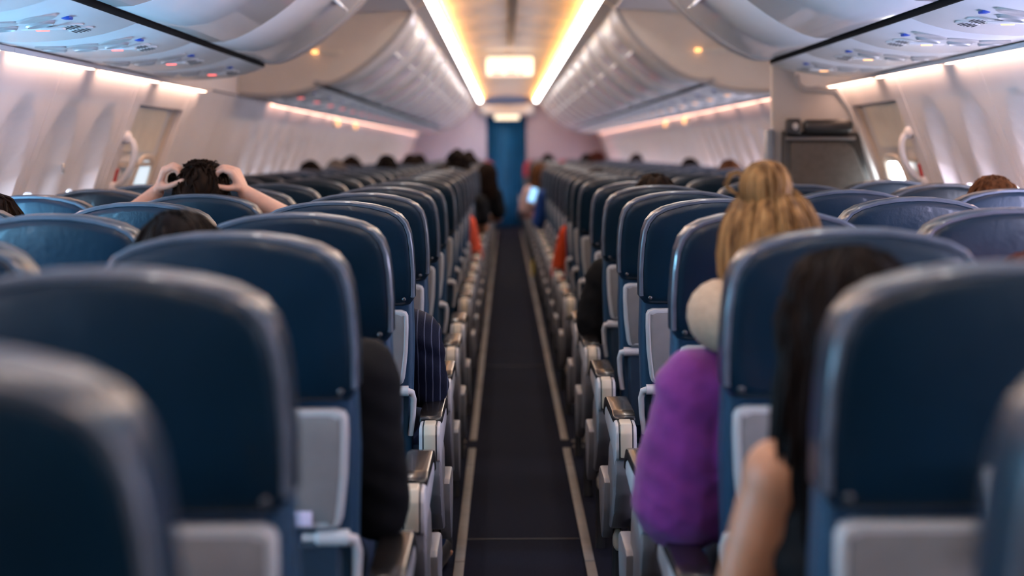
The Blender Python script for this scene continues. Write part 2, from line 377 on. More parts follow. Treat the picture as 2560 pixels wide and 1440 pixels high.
for s in (-1, 1):
    ln = make_bin(s, 1.30); lc = make_bin(s, 1.30, True); 
    i = 0
    for k, y in enumerate((NEAR_END - 1.30, NEAR_END - 2.60, NEAR_END - 3.9, NEAR_END - 5.2, NEAR_END - 6.5, NEAR_END - 7.8)[::-1]):
        t = copy_tree(lc if k == 5 else ln); t.location = (0, y, 0)
        tag(t, 'glossy pale overhead bin on the %s, near bank, %s from the camera' % (SIDE[s], nth(k)), 'overhead bin', 'overhead bins of the near bank')
    y = FAR0 + .03; k = 0
    while y < 25.0:
        t = copy_tree(ln); t.location = (0, y, 0); tag(t, 'glossy pale overhead bin on the %s beyond the door gap, %s from the gap' % (SIDE[s], nth(k)), 'overhead bin', 'overhead bins of the far bank')
        y += 1.30; k += 1
    for q in (ln, lc):
        for ch in list(q.children): bpy.data.objects.remove(ch)
        bpy.data.objects.remove(q)
    BEND = y
    # end panels facing the camera and the front end ring
    for nm, y0, th, lab in (('bin_end_panel', FAR0, .03, 'flat beige end panel of the far %s bins facing the camera' % SIDE[s]), ('bin_end_panel', BEND + .012, .05, 'pale end panel of the %s bins by the front bulkhead' % SIDE[s])):
        t = empty(nm, (0, y0, 0), lab, 'bin end panel')
        lo = [(s * x, z) for x, z in PS[::-1]] + [(s * x, z) for x, z in BD]
        n_ = len(lo); up = []
        for q in range(n_):
            f_ = q / (n_ - 1); f2 = max(0.0, (f_ - .30) / .70)
            up.append((s * (1.50 - .01 * f_ / .3), 1.60 + .40 * f_ / .3) if f_ < .30 else (s * (1.49 - .94 * f2), 2.0 + .05 * f2))
        mb = MB(); mb.loft([[(x, 0, z) for x, z in lo], [(x, 0, z) for x, z in up], [(x, th, z) for x, z in up], [(x, th, z) for x, z in lo]], closed=False)
        mb.build('panel', M['binend'], t)
        mb = MB(); edge = [(s * x, z) for x, z in PS[::-1]] + [(s * x, z) for x, z in BD]
        mb.tube([Vector((x, -.004, z)) for x, z in edge], .014, 8); mb.build('edge_trim', M['white'], t)
        if y0 == FAR0:
            c = P(787 if s < 0 else 1745, 130 if s < 0 else 125, FAR0 - .02)
            e = empty('exit_marker', c, 'small orange-lit marker with a grey plate on the %s bin end panel' % SIDE[s], 'light')
            mb = MB(); mb.box((0, 0, 0), (.034, .02, .018), .005); mb.build('lamp', M['e_orange'], e)
            mb = MB(); mb.box((.085, .004, 0), (.13, .012, .028), .004); mb.build('plate', M['placard'], e)
    # recessed ceiling over the door gap
    mb = MB(); mb.loft([[(s * .54, q, 2.03), (s * .80, q, 2.02), (s * 1.455, q, 2.0), (s * 1.485, q, 1.60), (s * 1.476, q, 1.583), (s * 1.50, q, 1.580), (s * 1.53, q, 1.62), (s * 1.50, q, 2.04), (s * .54, q, 2.06)] for q in (NEAR_END + .004, FAR0 - .004)], c0=False, c1=False)
    struct('trim_%d' % (6 if s < 0 else 7), mb, M['wall'])
    # black gasket between bins and service panels
    mb = MB()
    for a, b in ((Y0 + .02, NEAR_END - .03), (FAR0 + .02, BEND - .02)): mb.box((s * 1.056, (a + b) / 2, 1.6375), (.024, b - a, .024), .004)
    struct('trim_%d' % (8 if s < 0 else 9), mb, M['black'])

# ------------------------------------------------------------------ seats rows
ROWS = [1.085] + [1.687 + .76 * k for k in range(7)] + [7.33 + .76 * k for k in range(23)]
XA, XB, XW = .478, .962, 1.452

# service panels: one per row and side
def make_psu(s, L=.76):
    t = empty('service_panel', (0, 0, 0)); mb = MB(); rr = []
    for q, dz in ((.003, .004), (.008, 0), (L - .008, 0), (L - .003, .004)):
        rr.append([(s * x, q, z + dz) for x, z in PS] + [(s * x, q, z + .016) for x, z in PS][::-1])
    mb.loft(rr); mb.build('panel', M['psu'], t, 50)
    def disc(nm, x, y, rx, ry, h, m, ring=0):
        z = psz(x); sl = math.atan2(psz(x + .01) - psz(x - .01), .02)
        mb = MB(); R = Matrix.Rotation(-sl * s, 3, 'Y')
        rr = []
        for f, hh in ((1.0, .004), (1.0, -h * .5), (.86, -h), (.60, -h * (.4 if ring else 1)), (.3, -h * (.3 if ring else 1.1))):
            rr.append([R @ Vector((rx * f * math.cos(a), ry * f * math.sin(a), hh)) for a in [2 * PI * k / 20 for k in range(20)]])
        mb.loft(rr); return mb.build(nm, m, t, loc=(s * x, y, z))
    for k, x in enumerate((1.16, 1.25, 1.34)):
        disc('reading_light', x, .20, .048, .042, .005, M['white'], 1)
        disc('air_vent', x + .02, .295, .036, .034, .008, M['chromed'], 1)
    mb = MB(); z = psz(1.20); mb.box((0, 0, 0), (.11, .026, .008), .004); mb.build('sign_panel', M['psu'], t, loc=(s * 1.20, .39, z - .002))
    mb = MB(); mb.box((0, 0, -.002), (.034, .007, .008), .002); mb.build('sign_lamp', M['e_red' if s < 0 else 'e_orange'], t, loc=(s * 1.20, .39, z - .003))
    for x in (1.115,):
        mb = MB(); mb.box((0, 0, 0), (.022, .04, .008), .004); mb.build('call_button', M['blue'], t, loc=(s * x, .30, psz(x) - .001))
    for k, yv in enumerate((.46, .56)):
        x = 1.15; R = Matrix.Rotation(-math.atan2(psz(x + .01) - psz(x - .01), .02) * s, 3, 'Y')
        mb = MB(); rr = []
        mb.loft([[R @ Vector((.030 * f * math.cos(2 * PI * q / 18), .048 * f * math.sin(2 * PI * q / 18), h)) for q in range(18)] for f, h in ((1, .004), (1, -.002), (.88, -.003), (.5, -.003))])
        g = mb.build('speaker_grille', M['psu'], t, loc=(s * x, yv, psz(x)))
        mb = MB()
        for a in range(-2, 3):
            for b in range(-3, 4):
                if (a / 2.6) ** 2 + (b / 3.6) ** 2 < 1: mb.box(R @ Vector((a * .009, b * .010, -.0035)), (.004, .005, .0016))
        mb.build('holes', M['seam'], g)
    return t
for s in (-1, 1):
    pr = make_psu(s); lo = MB(); rr = []
    for q, dz in ((.003, .004), (.008, 0), (.752, 0), (.757, .004)): rr.append([(s * x, q, z + dz) for x, z in PS] + [(s * x, q, z + .016) for x, z in PS][::-1])
    k = 0; ys = [NEAR_END - .76 * (j + 1) for j in range(10)][::-1]
    y = FAR0 + .04
    while y + .76 < BEND: ys.append(y); y += .76
    first = True
    for k, y in enumerate(ys):
        t = pr if first else copy_tree(pr); first = False
        t.location = (0, y, 0)
        tag(t, 'curved service panel of lights and vents under the %s bins, %s from the camera' % (SIDE[s], nth(k)), 'service panel', 'service panels under the bins')

# ------------------------------------------------------------------ windows
wn = 1
for s in (-1, 1):
    for y in WIN[s]:
        mb = MB(); rr = []; rr2 = []
        def ring(hw, hh, off, n=28):
            out = []
            for k in range(n):
                a = 2 * PI * k / n; c, sn = math.cos(a), math.sin(a)
                px = hw * math.copysign(abs(c) ** .55, c); pz = hh * math.copysign(abs(sn) ** .55, sn)
                z = .97 + pz; out.append((s * (wx(z) + .058 - off), y + px, z))
            return out
        mb.loft([ring(.135, .185, -.002), ring(.135, .185, .008), ring(.120, .170, .008), ring(.116, .166, -.0)], c0=False, c1=False)
        mb.loft([ring(.117, .167, -.001), ring(.110, .160, .001)], c0=False, c1=True, mi=1)
        o = mb.build('window_%d' % wn, [M['wall'], (M['e_near'] if s < 0 else M['e_nearr']) if .9 < y < 4.45 else (M['e_shade'] if s < 0 or y < .9 else M['e_dayr'])]); tag(o, kind='structure'); wn += 1

# ------------------------------------------------------------------ cabin doors (slabs that follow the sidewall curve)
def slab(mb, s, y0, y1, z0, z1, off, th, mi=0, n=10, taper=0.0):
    rr = []
    for k in range(n + 1):
        z = z0 + (z1 - z0) * k / n; x = wx(z)
        e = min(taper, .45 * (y1 - y0)) * (1 if k in (0, n) else 0)
        rr.append([(s * (x - off), y0 + e, z), (s * (x - off), y1 - e, z), (s * (x - off + th), y1, z), (s * (x - off + th), y0, z)])
    return mb.loft(rr, mi=mi)
for di, s in enumerate((-1, 1)):
    a, b = DOOR
    dr = empty('door_%d' % (di + 1), (0, 0, 0)); tag(dr, kind='structure')
    mb = MB(); slab(mb, s, a + .12, b - .12, .02, 1.50, -.045, .05)
    slab(mb, s, a + .20, b - .20, .30, 1.17, -.020, .03, taper=.02)
    mb.build('panel', M['door'], dr)
    mb = MB()
    slab(mb, s, a, a + .13, .0, 1.575, .004, .07); slab(mb, s, b - .13, b, .0, 1.575, .004, .07); slab(mb, s, a + .1, b - .1, 1.47, 1.575, .0, .07)
    mb.build('surround', M['wall'], dr)
    mb = MB(); slab(mb, s, a + .24, b - .30, 1.28, 1.46, -.030, .02, taper=.02); mb.build('translucent_panel', M['placard'], dr)
    mb = MB()
    slab(mb, s, a + .20, b - .26, 1.215, 1.235, -.012, .03); slab(mb, s, a + .20, a + .225, 1.10, 1.225, -.012, .03); slab(mb, s, a + .135, a + .155, .3, 1.46, -.028, .02); slab(mb, s, b - .155, b - .135, .3, 1.46, -.028, .02)
    mb.build('trim_frame', M['doortrim'], dr)
    # grab handle on the near edge
    mb = MB(); yh = a + .085; pts = []
    for k in range(13):
        t = k / 12; z = 1.135 + .20 * t; pts.append((s * (wx(z) - .012 - .055 * math.sin(PI * t) ** .5), yh + .03 * (1 - t), z))
    mb.tube(pts, .013, 10, flat=1.3); mb.sphere(pts[0], (.022, .03, .026), 12, 8); mb.sphere(pts[-1], (.022, .03, .026), 12, 8)
    mb.build('grab_handle', M['wall'], dr)
    mb = MB(); mb.tube([(s * (wx(1.16) - .004), yh + .06, 1.16), (s * (wx(1.21) - .004), yh + .045, 1.21)], .010, 8); mb.build('red_flag', M['redmark'], dr)
    # door window
    mb = MB(); rr = []
    yc, zc = (6.99, 1.10) if s < 0 else (6.93, 1.08)
    def rg(hy, hz, off):
        return [(s * (wx(zc + hz * math.copysign(abs(math.sin(q)) ** .5, math.sin(q))) - off), yc + hy * math.copysign(abs(math.cos(q)) ** .5, math.cos(q)), zc + hz * math.copysign(abs(math.sin(q)) ** .5, math.sin(q))) for q in [2 * PI * k / 28 for k in range(28)]]
    mb.loft([rg(.17, .17, -.022), rg(.165, .165, -.008), rg(.145, .145, -.008), rg(.14, .14, -.020)], c0=False, c1=False); w = mb.build('window_frame', M['doortrim'], dr)
    mb = MB(); mb.loft([rg(.15, .15, -.021), rg(.135, .135, -.0185)], c0=False, c1=True)
    mb.build('pane', M['e_dim'] if s < 0 else M['e_door'], w)
    # sill box and wedge
    mb = MB(); slab(mb, s, a + .24, b - .24, .28, .50, .03, .05); mb.build('slide_cover', M['shell'], dr)
# small latch mark on the left sidewall panel, emergency lights by the wing exits
t = empty('wall_latch', (-wx(1.22) + .004, 5.62, 1.22), 'tiny metal latch on the left sidewall panel before the cabin door', 'latch')
mb = MB(); mb.box((0, 0, 0), (.008, .02, .035), .003); mb.build('plate', M['metal'], t)
for s in (-1, 1):
    for k, y in enumerate((13.4, 15.0)):
        e = empty('exit_lamp', (s * 1.465, y, 1.52), 'small round orange lamp on the %s sidewall, %s of two by the wing exits' % (SIDE[s], 'nearer' if k == 0 else 'farther'), 'light', 'exit lamps on the sidewalls')
        mb = MB(); mb.sphere((0, 0, 0), (.018, .035, .030), 14, 8); mb.build('lens', M['e_orange'], e)
        mb = MB(); mb.box((s * .015, 0, 0), (.03, .09, .08), .01); mb.build('base', M['placard'], e)
# exit sign hanging from the ceiling
e = empty('hanging_sign', (-.006, 14.3, 2.035), 'glowing cream sign box with red marks hanging over the aisle', 'sign')
mb = MB(); mb.box((0, 0, 0), (.42, .10, .175), .025, seg=4); mb.build('housing', M['e_sign'], e)
mb = MB()
for x0, w in ((-.125, .07), (-.075, .02), (.015, .10), (.10, .04)): mb.box((x0, -.051, -.062), (w, .004, .022), .002)
mb.build('red_marks', M['e_red'], e)
mb = MB(); mb.box((0, 0, .10), (.10, .05, .06), .006); mb.build('mount', M['white'], e)

# partition with folded attendant seat in front of the right door
PY = 7.02
t = empty('partition', (0, PY, 0), 'narrow beige-grey partition wall beside the right cabin door', 'partition')
poly = [(1.13, 0), (1.13, 1.66), (1.222, 1.66), (1.235, 1.575), (1.246, 1.553), (1.275, 1.533), (1.405, 1.528)] + [(wx(z) - .075, z) for z in (1.45, 1.3, 1.2, 1.1, .9, .6, .3, 0)]
mb = MB(); mb.prism(poly, 0, .05, .004, axis='Y'); mb.build('panel', M['partition'], t)
mb = MB(); mb.tube([Vector((x, -.002, z)) for x, z in [(1.235, 1.60), (1.245, 1.555), (1.275, 1.535), (1.41, 1.53)] + [(wx(z) - .066, z) for z in (1.45, 1.3, 1.2, 1.1, .9, .6, .3, .02)]], .014, 8)
mb.build('edge_trim', M['white'], t)
mb = MB(); mb.box((1.118, .02, .78), (.03, .10, 1.16 - .0), .006); mb.build('edge_post', M['bluemetal'], t)
j = empty('jump_seat', (1.33, PY - .03, 0), 'folded dark grey attendant seat with black headrest on the right partition', 'seat')
mb = MB(); mb.prism([(-.165, .55), (-.165, 1.355), (.165, 1.345), (.175, 1.33), (.205, 1.20), (.235, 1.05), (.26, .55)], -.02, .02, .006, axis='Y'); mb.build('frame', M['dark'], j)
mb = MB(); mb.prism([(-.13, .58), (-.13, 1.305), (.10, 1.305), (.14, 1.28), (.235, 1.05), (.245, .58)], -.055, -.022, .012, axis='Y'); mb.build('seat_back', M['jumpgrey'], j)
mb = MB(); mb.box((.0, -.03, 1.318), (.30, .05, .012), .004); mb.build('shelf_rail', M['shell'], j)
mb = MB(); mb.box((.025, -.06, 1.372), (.215, .07, .058), .022, seg=4); mb.build('headrest', M['dark'], j)
mb = MB(); mb.box((-.125, -.055, 1.37), (.065, .06, .072), .012, seg=3); h = mb.build('latch_box', M['dark'], j)
mb = MB(); mb.sphere((-.120, -.086, 1.372), (.013, .008, .015), 12, 8); mb.build('latch_button', M['white'], h)

# ------------------------------------------------------------------ aircraft seats
TILT = math.tan(math.radians(11))
def shear(y, z): return y - (z - .88) * TILT
HALF = [(0, 1.150), (.05, 1.1485), (.10, 1.141), (.14, 1.130), (.165, 1.116), (.181, 1.096), (.190, 1.07), (.195, 1.03), (.198, .97), (.199, .90)]
def outline(zb, hb, inset=0.0):
    """closed loop (x,z) with rounded crest down to height zb, half width hb at the bottom."""
    r = [(x, z) for x, z in HALF if z > zb + .03] + [(hb, zb + .02), (hb - .012, zb + .004), (hb - .03, zb)]
    pts = r + [(-x, z) for x, z in r[::-1] if x > 1e-6]
    if inset:
        cz = (zb + 1.15) / 2; out = []
        for x, z in pts:
            v = Vector((x / .2, (z - cz) / ((1.15 - zb) / 2)))
            out.append((x - math.copysign(min(abs(x), inset), x) if abs(x) > 1e-6 else 0, z - inset * max(-1, min(1, (z - cz) / (.5 * (1.15 - zb)) * 1.15))))
        return out
    return pts
def ring3(pts, y): return [(x, shear(y, z), z) for x, z in pts]
def back_mb():
    mb = MB(); zb = .886
    L = [(.060, -.022), (.022, -.020), (.010, -.016), (.005, -.011)]
    mb.loft([ring3(outline(zb, .197, i), y) for i, y in [(.075, -.024)] + L + [(.0035, -.004), (.0, .004), (-.002, .03), (.0, .07), (.006, .092), (.02, .108), (.05, .116), (.085, .119)]])
    return mb
def piping_mb():
    mb = MB(); zb = .886; pts = [p for p in outline(zb, .197, .004) if p[1] > .90]
    n = len(pts); k = [i for i in range(n)]
    top = sorted(pts, key=lambda p: math.atan2(p[0], p[1] - .95))
    mb.tube([Vector((x, shear(-.0115, z), z)) for x, z in top], .0058, 6); return mb
def shell_mb():
    mb = MB(); zb = .40
    def ol(i):
        r = [(.19 - i, .905), (.192 - i, .80), (.188 - i, .70), (.184 - i, .60), (.182 - i, .50), (.176 - i, .42 + i), (.15 - i, .40 + i)]
        return r + [(-x, z) for x, z in r[::-1]]
    mb.loft([ring3(ol(i), y) for i, y in ((.06, .012), (.012, .012), (.002, .020), (.0, .05), (.0, .09), (.012, .112), (.06, .120))])
    return mb
TR = [(0, .877), (.165, .877), (.176, .872), (.181, .862), (.181, .83), (.178, .77), (.172, .72), (.169, .70), (.165, .690), (.155, .684), (0, .684)]
def tray_loop(i):
    r = []
    for x, z in TR: r.append((max(0, x - i) if x else 0, z + (-i if z > .87 else (i if z < .69 else 0))))
    return r + [(-x, z) for x, z in r[1:-1][::-1]]
def add_seat_parts(t, a, aisle, dark=True, red=False):
    """a: +1 when the aisle lies to local +x."""
    o = meshes['back_red' if red else 'back']; part('backrest', o, t)
    part('piping', meshes['piping'], t); part('lower_back', meshes['shell'], t)
    tr = part('tray_table', meshes['tray'], t); part('tray_inset', meshes['tray_face'], tr)
    lt = part('latch', meshes['latch'], t); part('latch_knob', meshes['knob'], lt)
    for s in (-1, 1):
        part('tray_arm', meshes['arm%d' % s], t); part('stud', meshes['stud'], t, (s * .172, shear(-.017, .905), .905))
    part('seat_pocket', meshes['pocket'], t); part('seat_cushion', meshes['cushion'], t)
    for s in (-1, 1): part('leg', meshes['leg'], t, (s * .13, .30, 0))
    off = a * .233
    if aisle:
        ar = part('armrest', meshes['arest'], t, (off, 0, 0)); part('armrest_cap', meshes['acap'], ar); part('hinge_cover', meshes['ahinge'], ar); part('hinge_slot', meshes['aslot'], ar)
        sp = part('side_panel', meshes['apanel'], t, (off, 0, 0)); part('lower_shroud', meshes['ashroud%d' % a], sp)
        part('foot', meshes['afoot'], t, (off, 0, 0))
    else:
        ar = part('armrest', meshes['arest'], t, (a * .243, 0, 0)); part('armrest_cap', meshes['acap'], ar); part('hinge_cover', meshes['ahinge'], ar); part('hinge_slot', meshes['aslot'], ar)
def part(n, me, parent, loc=None):
    o = bpy.data.objects.new(n, me); C.objects.link(o); o.parent = parent
    if loc: o.location = loc
    return o
meshes = {}
meshes['back'] = back_mb().mesh('backrest', M['leather'], 50)
meshes['back_red'] = back_mb().mesh('backrest', M['redseat'], 50)
meshes['piping'] = piping_mb().mesh('piping', M['piping'])
meshes['shell'] = shell_mb().mesh('lower_back', M['seatfabric'], 50)
mb = MB(); mb.loft([ring3(tray_loop(i), y) for i, y in ((.003, .010), (0, .006), (0, -.012), (.003, -.017), (.007, -.0185), (.011, -.017))]); meshes['tray'] = mb.mesh('tray_table', M['trayrim'], 35)
mb = MB(); mb.loft([ring3(tray_loop(i), y) for i, y in ((.0105, -.014), (.0110, -.0180), (.0135, -.0190))]); meshes['tray_face'] = mb.mesh('tray_inset', M['tray'], 35)
mb = MB(); mb.box((-.030, shear(-.034, .91), .91), (.014, .022, .058), .005); mb.box((.030, shear(-.034, .91), .91), (.014, .022, .058), .005); mb.box((0, shear(-.036, .933), .933), (.072, .020, .014), .005); mb.box((0, shear(-.031, .905), .905), (.05, .016, .05), .003); mb.box((0, shear(-.026, .865), .862), (.03, .014, .05), .003); meshes['latch'] = mb.mesh('latch', M['white'])
mb = MB(); mb.sphere((0, shear(-.034, .855), .858), (.036, .016, .034), 18, 10); meshes['knob'] = mb.mesh('latch_knob', M['white'])
for s in (-1, 1):
    mb = MB(); z0 = .668
    mb.tube([(s * .105, shear(-.004, z0), z0), (s * .125, shear(-.004, z0), z0), (s * .13, shear(-.004, z0), z0), (s * .178, shear(-.004, z0), z0)], [.008, .008, .013, .0135], 12)
    mb.tube([(s * .172, shear(-.004, z0), z0), (s * .186, shear(.0, z0), z0 - .004), (s * .190, shear(.004, .64), .645), (s * .187, shear(.01, .60), .60), (s * .180, .075, .55)], [.0095, .0085, .008, .0075, .007], 10)
    meshes['arm%d' % s] = mb.mesh('tray_arm', M['white'])
mb = MB(); mb.sphere((0, 0, 0), (.0055, .004, .0055), 12, 8); meshes['stud'] = mb.mesh('stud', M['darkmetal'])
mb = MB(); mb.loft([[(x * k, shear(y, z), z) for x, z in ((-.165, .655), (.165, .655), (.160, .44), (-.160, .44))] for k, y in ((1, .016), (1, -.004), (.96, -.012))]); mb.tube([(-.165, shear(-.006, .655), .655), (0, shear(-.016, .652), .652), (.165, shear(-.006, .655), .655)], .006, 8); meshes['pocket'] = mb.mesh('seat_pocket', M['pocket'])
mb = MB(); mb.box((0, .35, .385), (.42, .46, .11), .04, seg=4); mb.box((0, .34, .31), (.40, .40, .04), .008); meshes['cushion'] = mb.mesh('seat_cushion', M['leather'], 50)
mb = MB(); mb.tube([(0, .06, .015), (0, .0, .16), (0, -.02, .31)], .016, 10); mb.tube([(0, -.10, .012), (0, .14, .012)], .014, 8); mb.tube([(0, -.08, .02), (0, -.05, .30)], .012, 8); meshes['leg'] = mb.mesh('leg', M['darkmetal'])
# armrest on the aisle: body, dark cap, cream hinge cover, curved side panel, lower shroud
mb = MB(); mb.prism([(-.004, .50), (-.012, .525), (-.012, .565), (-.002, .583), (.05, .588), (.34, .588), (.40, .575), (.43, .55), (.42, .53), (.32, .52), (.10, .50), (.05, .47)], -.0265, .0265, .005); meshes['arest'] = mb.mesh('armrest', M['white'])
mb = MB(); mb.prism([(.055, .580), (.060, .600), (.10, .607), (.32, .607), (.39, .597), (.43, .572), (.447, .545), (.438, .535), (.41, .56), (.35, .576), (.1, .580)], -.0295, .0295, .006); meshes['acap'] = mb.mesh('armrest_cap', M['cap'])
mb = MB(); mb.prism([(-.0155, .505), (-.0165, .565), (-.006, .5895), (.045, .593), (.045, .585), (.0, .578), (-.008, .56), (-.008, .505)], -.0145, .0145, .003); meshes['ahinge'] = mb.mesh('hinge_cover', M['cream'])
mb = MB(); mb.prism([(-.0132, .50), (-.0134, .566), (-.004, .5855), (.052, .5895), (.052, .58), (.0, .575), (-.006, .56), (-.006, .50)], -.0185, .0185, .002); meshes['aslot'] = mb.mesh('hinge_slot', M['dark'])
mb = MB(); mb.prism([(.0, .512), (.012, .46), (.05, .40), (.12, .335), (.22, .275), (.29, .258), (.33, .275), (.335, .32), (.31, .42), (.27, .49), (.22, .515)], -.026, .026, .010); meshes['apanel'] = mb.mesh('side_panel', M['shell'])
for a in (-1, 1):
    mb = MB(); mb.prism([(.225, .395), (.25, .402), (.42, .402), (.455, .39), (.46, .34), (.43, .27), (.38, .225), (.34, .22), (.30, .25), (.25, .32)], a * .012, a * .042, .006); meshes['ashroud%d' % a] = mb.mesh('lower_shroud', M['shell'])
mb = MB(); mb.tube([(0, .36, .0), (0, .36, .16), (0, .345, .27)], [.016, .013, .012], 10, mi=1); mb.sphere((0, .30, .225), (.016, .018, .030), 12, 8); mb.tube([(0, .34, .24), (0, .30, .235)], .010, 8); meshes['afoot'] = mb.mesh('foot', [M['cream'], M['dark']])

def seat_visible(s, x, d):
    inner = s * (abs(x) - .21) - XC
    return abs(inner * F / (d - .02)) < 1480
POSN = {0: 'aisle', 1: 'middle', 2: 'window'}
SEATS = {}
def far_mesh(a, aisle, red):
    mb = back_mb()
    for i in range(len(mb.m)): mb.m[i] = 0
    def cat(other_me, mi, off=(0, 0, 0)):
        mb.add([v.co + Vector(off) for v in other_me.vertices], [list(p.vertices) for p in other_me.polygons], mi)
    cat(meshes['piping'], 1); cat(meshes['shell'], 2); cat(meshes['tray'], 3); cat(meshes['cushion'], 0)
    for s in (-1, 1): cat(meshes['leg'], 5, (s * .13, .3, 0)); cat(meshes['arm%d' % s], 4)
    o = (a * .233, 0, 0); cat(meshes['arest'], 4, o); cat(meshes['acap'], 6, o)
    if aisle: cat(meshes['apanel'], 7, o); cat(meshes['ashroud%d' % a], 7, o); cat(meshes['afoot'], 5, o)
    return mb.mesh('aircraft_seat', [M['redseat'] if red else M['leather'], M['piping'], M['seatfabric'], M['tray'], M['white'], M['darkmetal'], M['cap'], M['shell']], 50)
protos = {}
fars = {}
for k, d in enumerate(ROWS):
    red = k >= len(ROWS) - 1
    for s in (-1, 1):
        for c, X in enumerate((XA, XB, XW)):
            if not seat_visible(s, X, d): continue
            if k == 8 and s > 0 and c == 2: continue        # the partition stands here
            dd = d
            a = -s; loc = (s * X, dd, 0)
            if k < 17:
                key = (a, c == 0)
                if key not in protos:
                    t = empty('aircraft_seat', (0, 0, 0)); add_seat_parts(t, a, c == 0); protos[key] = t; t.location = loc
                else: t = copy_tree(protos[key]); t.location = loc
            else:
                key = (a, c == 0, red)
                if key not in fars: fars[key] = far_mesh(*key)
                t = bpy.data.objects.new('aircraft_seat', fars[key]); C.objects.link(t); t.location = loc
            SEATS[(s, k, c)] = t
            if red: t.location.x -= s * .065
            where = 'row of seats nearest the camera' if k == 0 else ('%s row from the camera' % nth(k) if k < len(ROWS) - 1 else 'last row before the front bulkhead')
            tag(t, '%s aircraft seat, %s bank, %s seat, %s' % ('red' if red else 'navy leather', SIDE[s], POSN[c], where), 'seat', 'seats of the %s bank' % SIDE[s])
# the two nearest aisle seats are reclined a little
for s, ang in ((-1, 2.5), (1, 1)):
    t = SEATS[(s, 0, 0)]; pv = Matrix.Translation((0, .09, .47)); Rr = pv @ Matrix.Rotation(math.radians(ang), 4, 'X') @ pv.inverted()
    for ch in t.children:
        if ch.name.split('.')[0] in ('backrest', 'piping', 'lower_back', 'tray_table', 'latch', 'tray_arm', 'stud', 'seat_pocket'):
            ch.matrix_local = Rr @ Matrix.Translation(ch.location)
t = SEATS[(-1, 2, 0)]
o = MB(); o.box((0, 0, 0), (.036, .002, .024), .0008)
for ch in t.children:
    if ch.name.startswith('tray_table'):
        o.build('sticker', M['sticker'], ch, loc=(.105, shear(-.021, .700), .703))

# floor path strips beside the aisle
for s in (-1, 1):
    for k, (a, b) in enumerate(((.4, 6.78), (6.97, 25.6))):
        mb = MB(); y = a
        while y < b - .05:
            e = min(b, y + 1.5); mb.box((0, (y + e) / 2, .003), (.031, e - y - .006, .006), .0015); y = e
        t = mb.build('floor_strip', M['strip'], None, loc=(s * .201, 0, 0)); tag(t, 'grey-beige floor path strip on the %s of the aisle, %s the door cross line' % (SIDE[s], 'camera side of' if k == 0 else 'beyond'), 'floor strip')
    mb = MB(); mb.box((0, 0, .003), (.30, .022, .006), .0015); mb.box((0, .13, .003), (.30, .022, .006), .0015)
    t = mb.build('floor_strip', M['strip'], None, loc=(s * .38, 6.81, 0)); tag(t, 'pair of short cross strips on the floor by the %s door row' % SIDE[s], 'floor strip')

#PEOPLE
# ------------------------------------------------------------------ people
def remeshed(mb, name, mats, voxel, smooth=3):
    me = bpy.data.meshes.new('tmp'); me.from_pydata(mb.v, [], mb.f)
    o = bpy.data.objects.new('tmp', me); C.objects.link(o)
    m = o.modifiers.new('r', 'REMESH'); m.mode = 'VOXEL'; m.voxel_size = voxel; m.use_smooth_shade = True
    sm = o.modifiers.new('s', 'SMOOTH'); sm.iterations = smooth; sm.factor = .5
    dg = bpy.context.evaluated_depsgraph_get(); r = bpy.data.meshes.new_from_object(o.evaluated_get(dg)); r.name = name
    bpy.data.objects.remove(o); bpy.data.meshes.remove(me)
    r.materials.clear()
    for x in (mats if isinstance(mats, (list, tuple)) else [mats]): r.materials.append(x)
    for p in r.polygons: p.use_smooth = True
    return r
def folds(me, k=1.0, seed=0):
    ns = [v.normal.copy() for v in me.vertices]
    for v, n in zip(me.vertices, ns):
        c = v.co; a = noise.noise(V(c.x * 4 + seed, c.y * 4, c.z * 26 + c.x * 16)); b = noise.noise(V(c.x * 7, c.y * 7 + seed, c.z * 48 - c.x * 30))
        v.co = c + n * ((.0042 * a + .0022 * abs(b)) * k)
    return me
def hand(mb, wr, u, n, side, curl=(.5, .6, .6, .7), k=1.0, thumb=(.55, -.75, .3), spread=.0):
    u = Vector(u).normalized(); n = Vector(n); n = (n - u * n.dot(u)).normalized(); w = u.cross(n) * side; wr = Vector(wr)
    for i in range(4):
        kn = wr + u * (.082 - .006 * abs(i - 1.2)) * k + w * (i - 1.5) * .0195 * k
        mb.capsule(wr + u * .012 * k + w * (i - 1.5) * .011 * k, .014 * k, kn, .0115 * k, 8)
        p = kn; ang = 0; L = (.070, .078, .073, .058)[i] * k; d0 = (u + w * (i - 1.5) * spread).normalized()
        for q, f in enumerate((.45, .31, .24)):
            ang += curl[i] * (1.0 if q else .8)
            p2 = p + (d0 * math.cos(ang) + n * math.sin(ang)) * L * f
            mb.capsule(p, (.0098 - .0007 * q) * k, p2, (.0092 - .0008 * q) * k, 8); p = p2
    a = wr + u * .022 * k - w * .022 * k; t = (u * thumb[0] + w * thumb[1] + n * thumb[2]).normalized()
    b = a + t * .040 * k; t2 = (t + u * .5 + n * .25).normalized(); c = b + t2 * .030 * k; t3 = (t2 + u * .3 + n * .2).normalized()
    mb.capsule(wr + u * .01 * k, .015 * k, a + t * .01, .014 * k, 8); mb.capsule(a, .0135 * k, b, .0105 * k, 8); mb.capsule(b, .0105 * k, c, .0098 * k, 8); mb.capsule(c, .0098 * k, c + t3 * .024 * k, .0085 * k, 8)
def V(*a): return Vector(a)
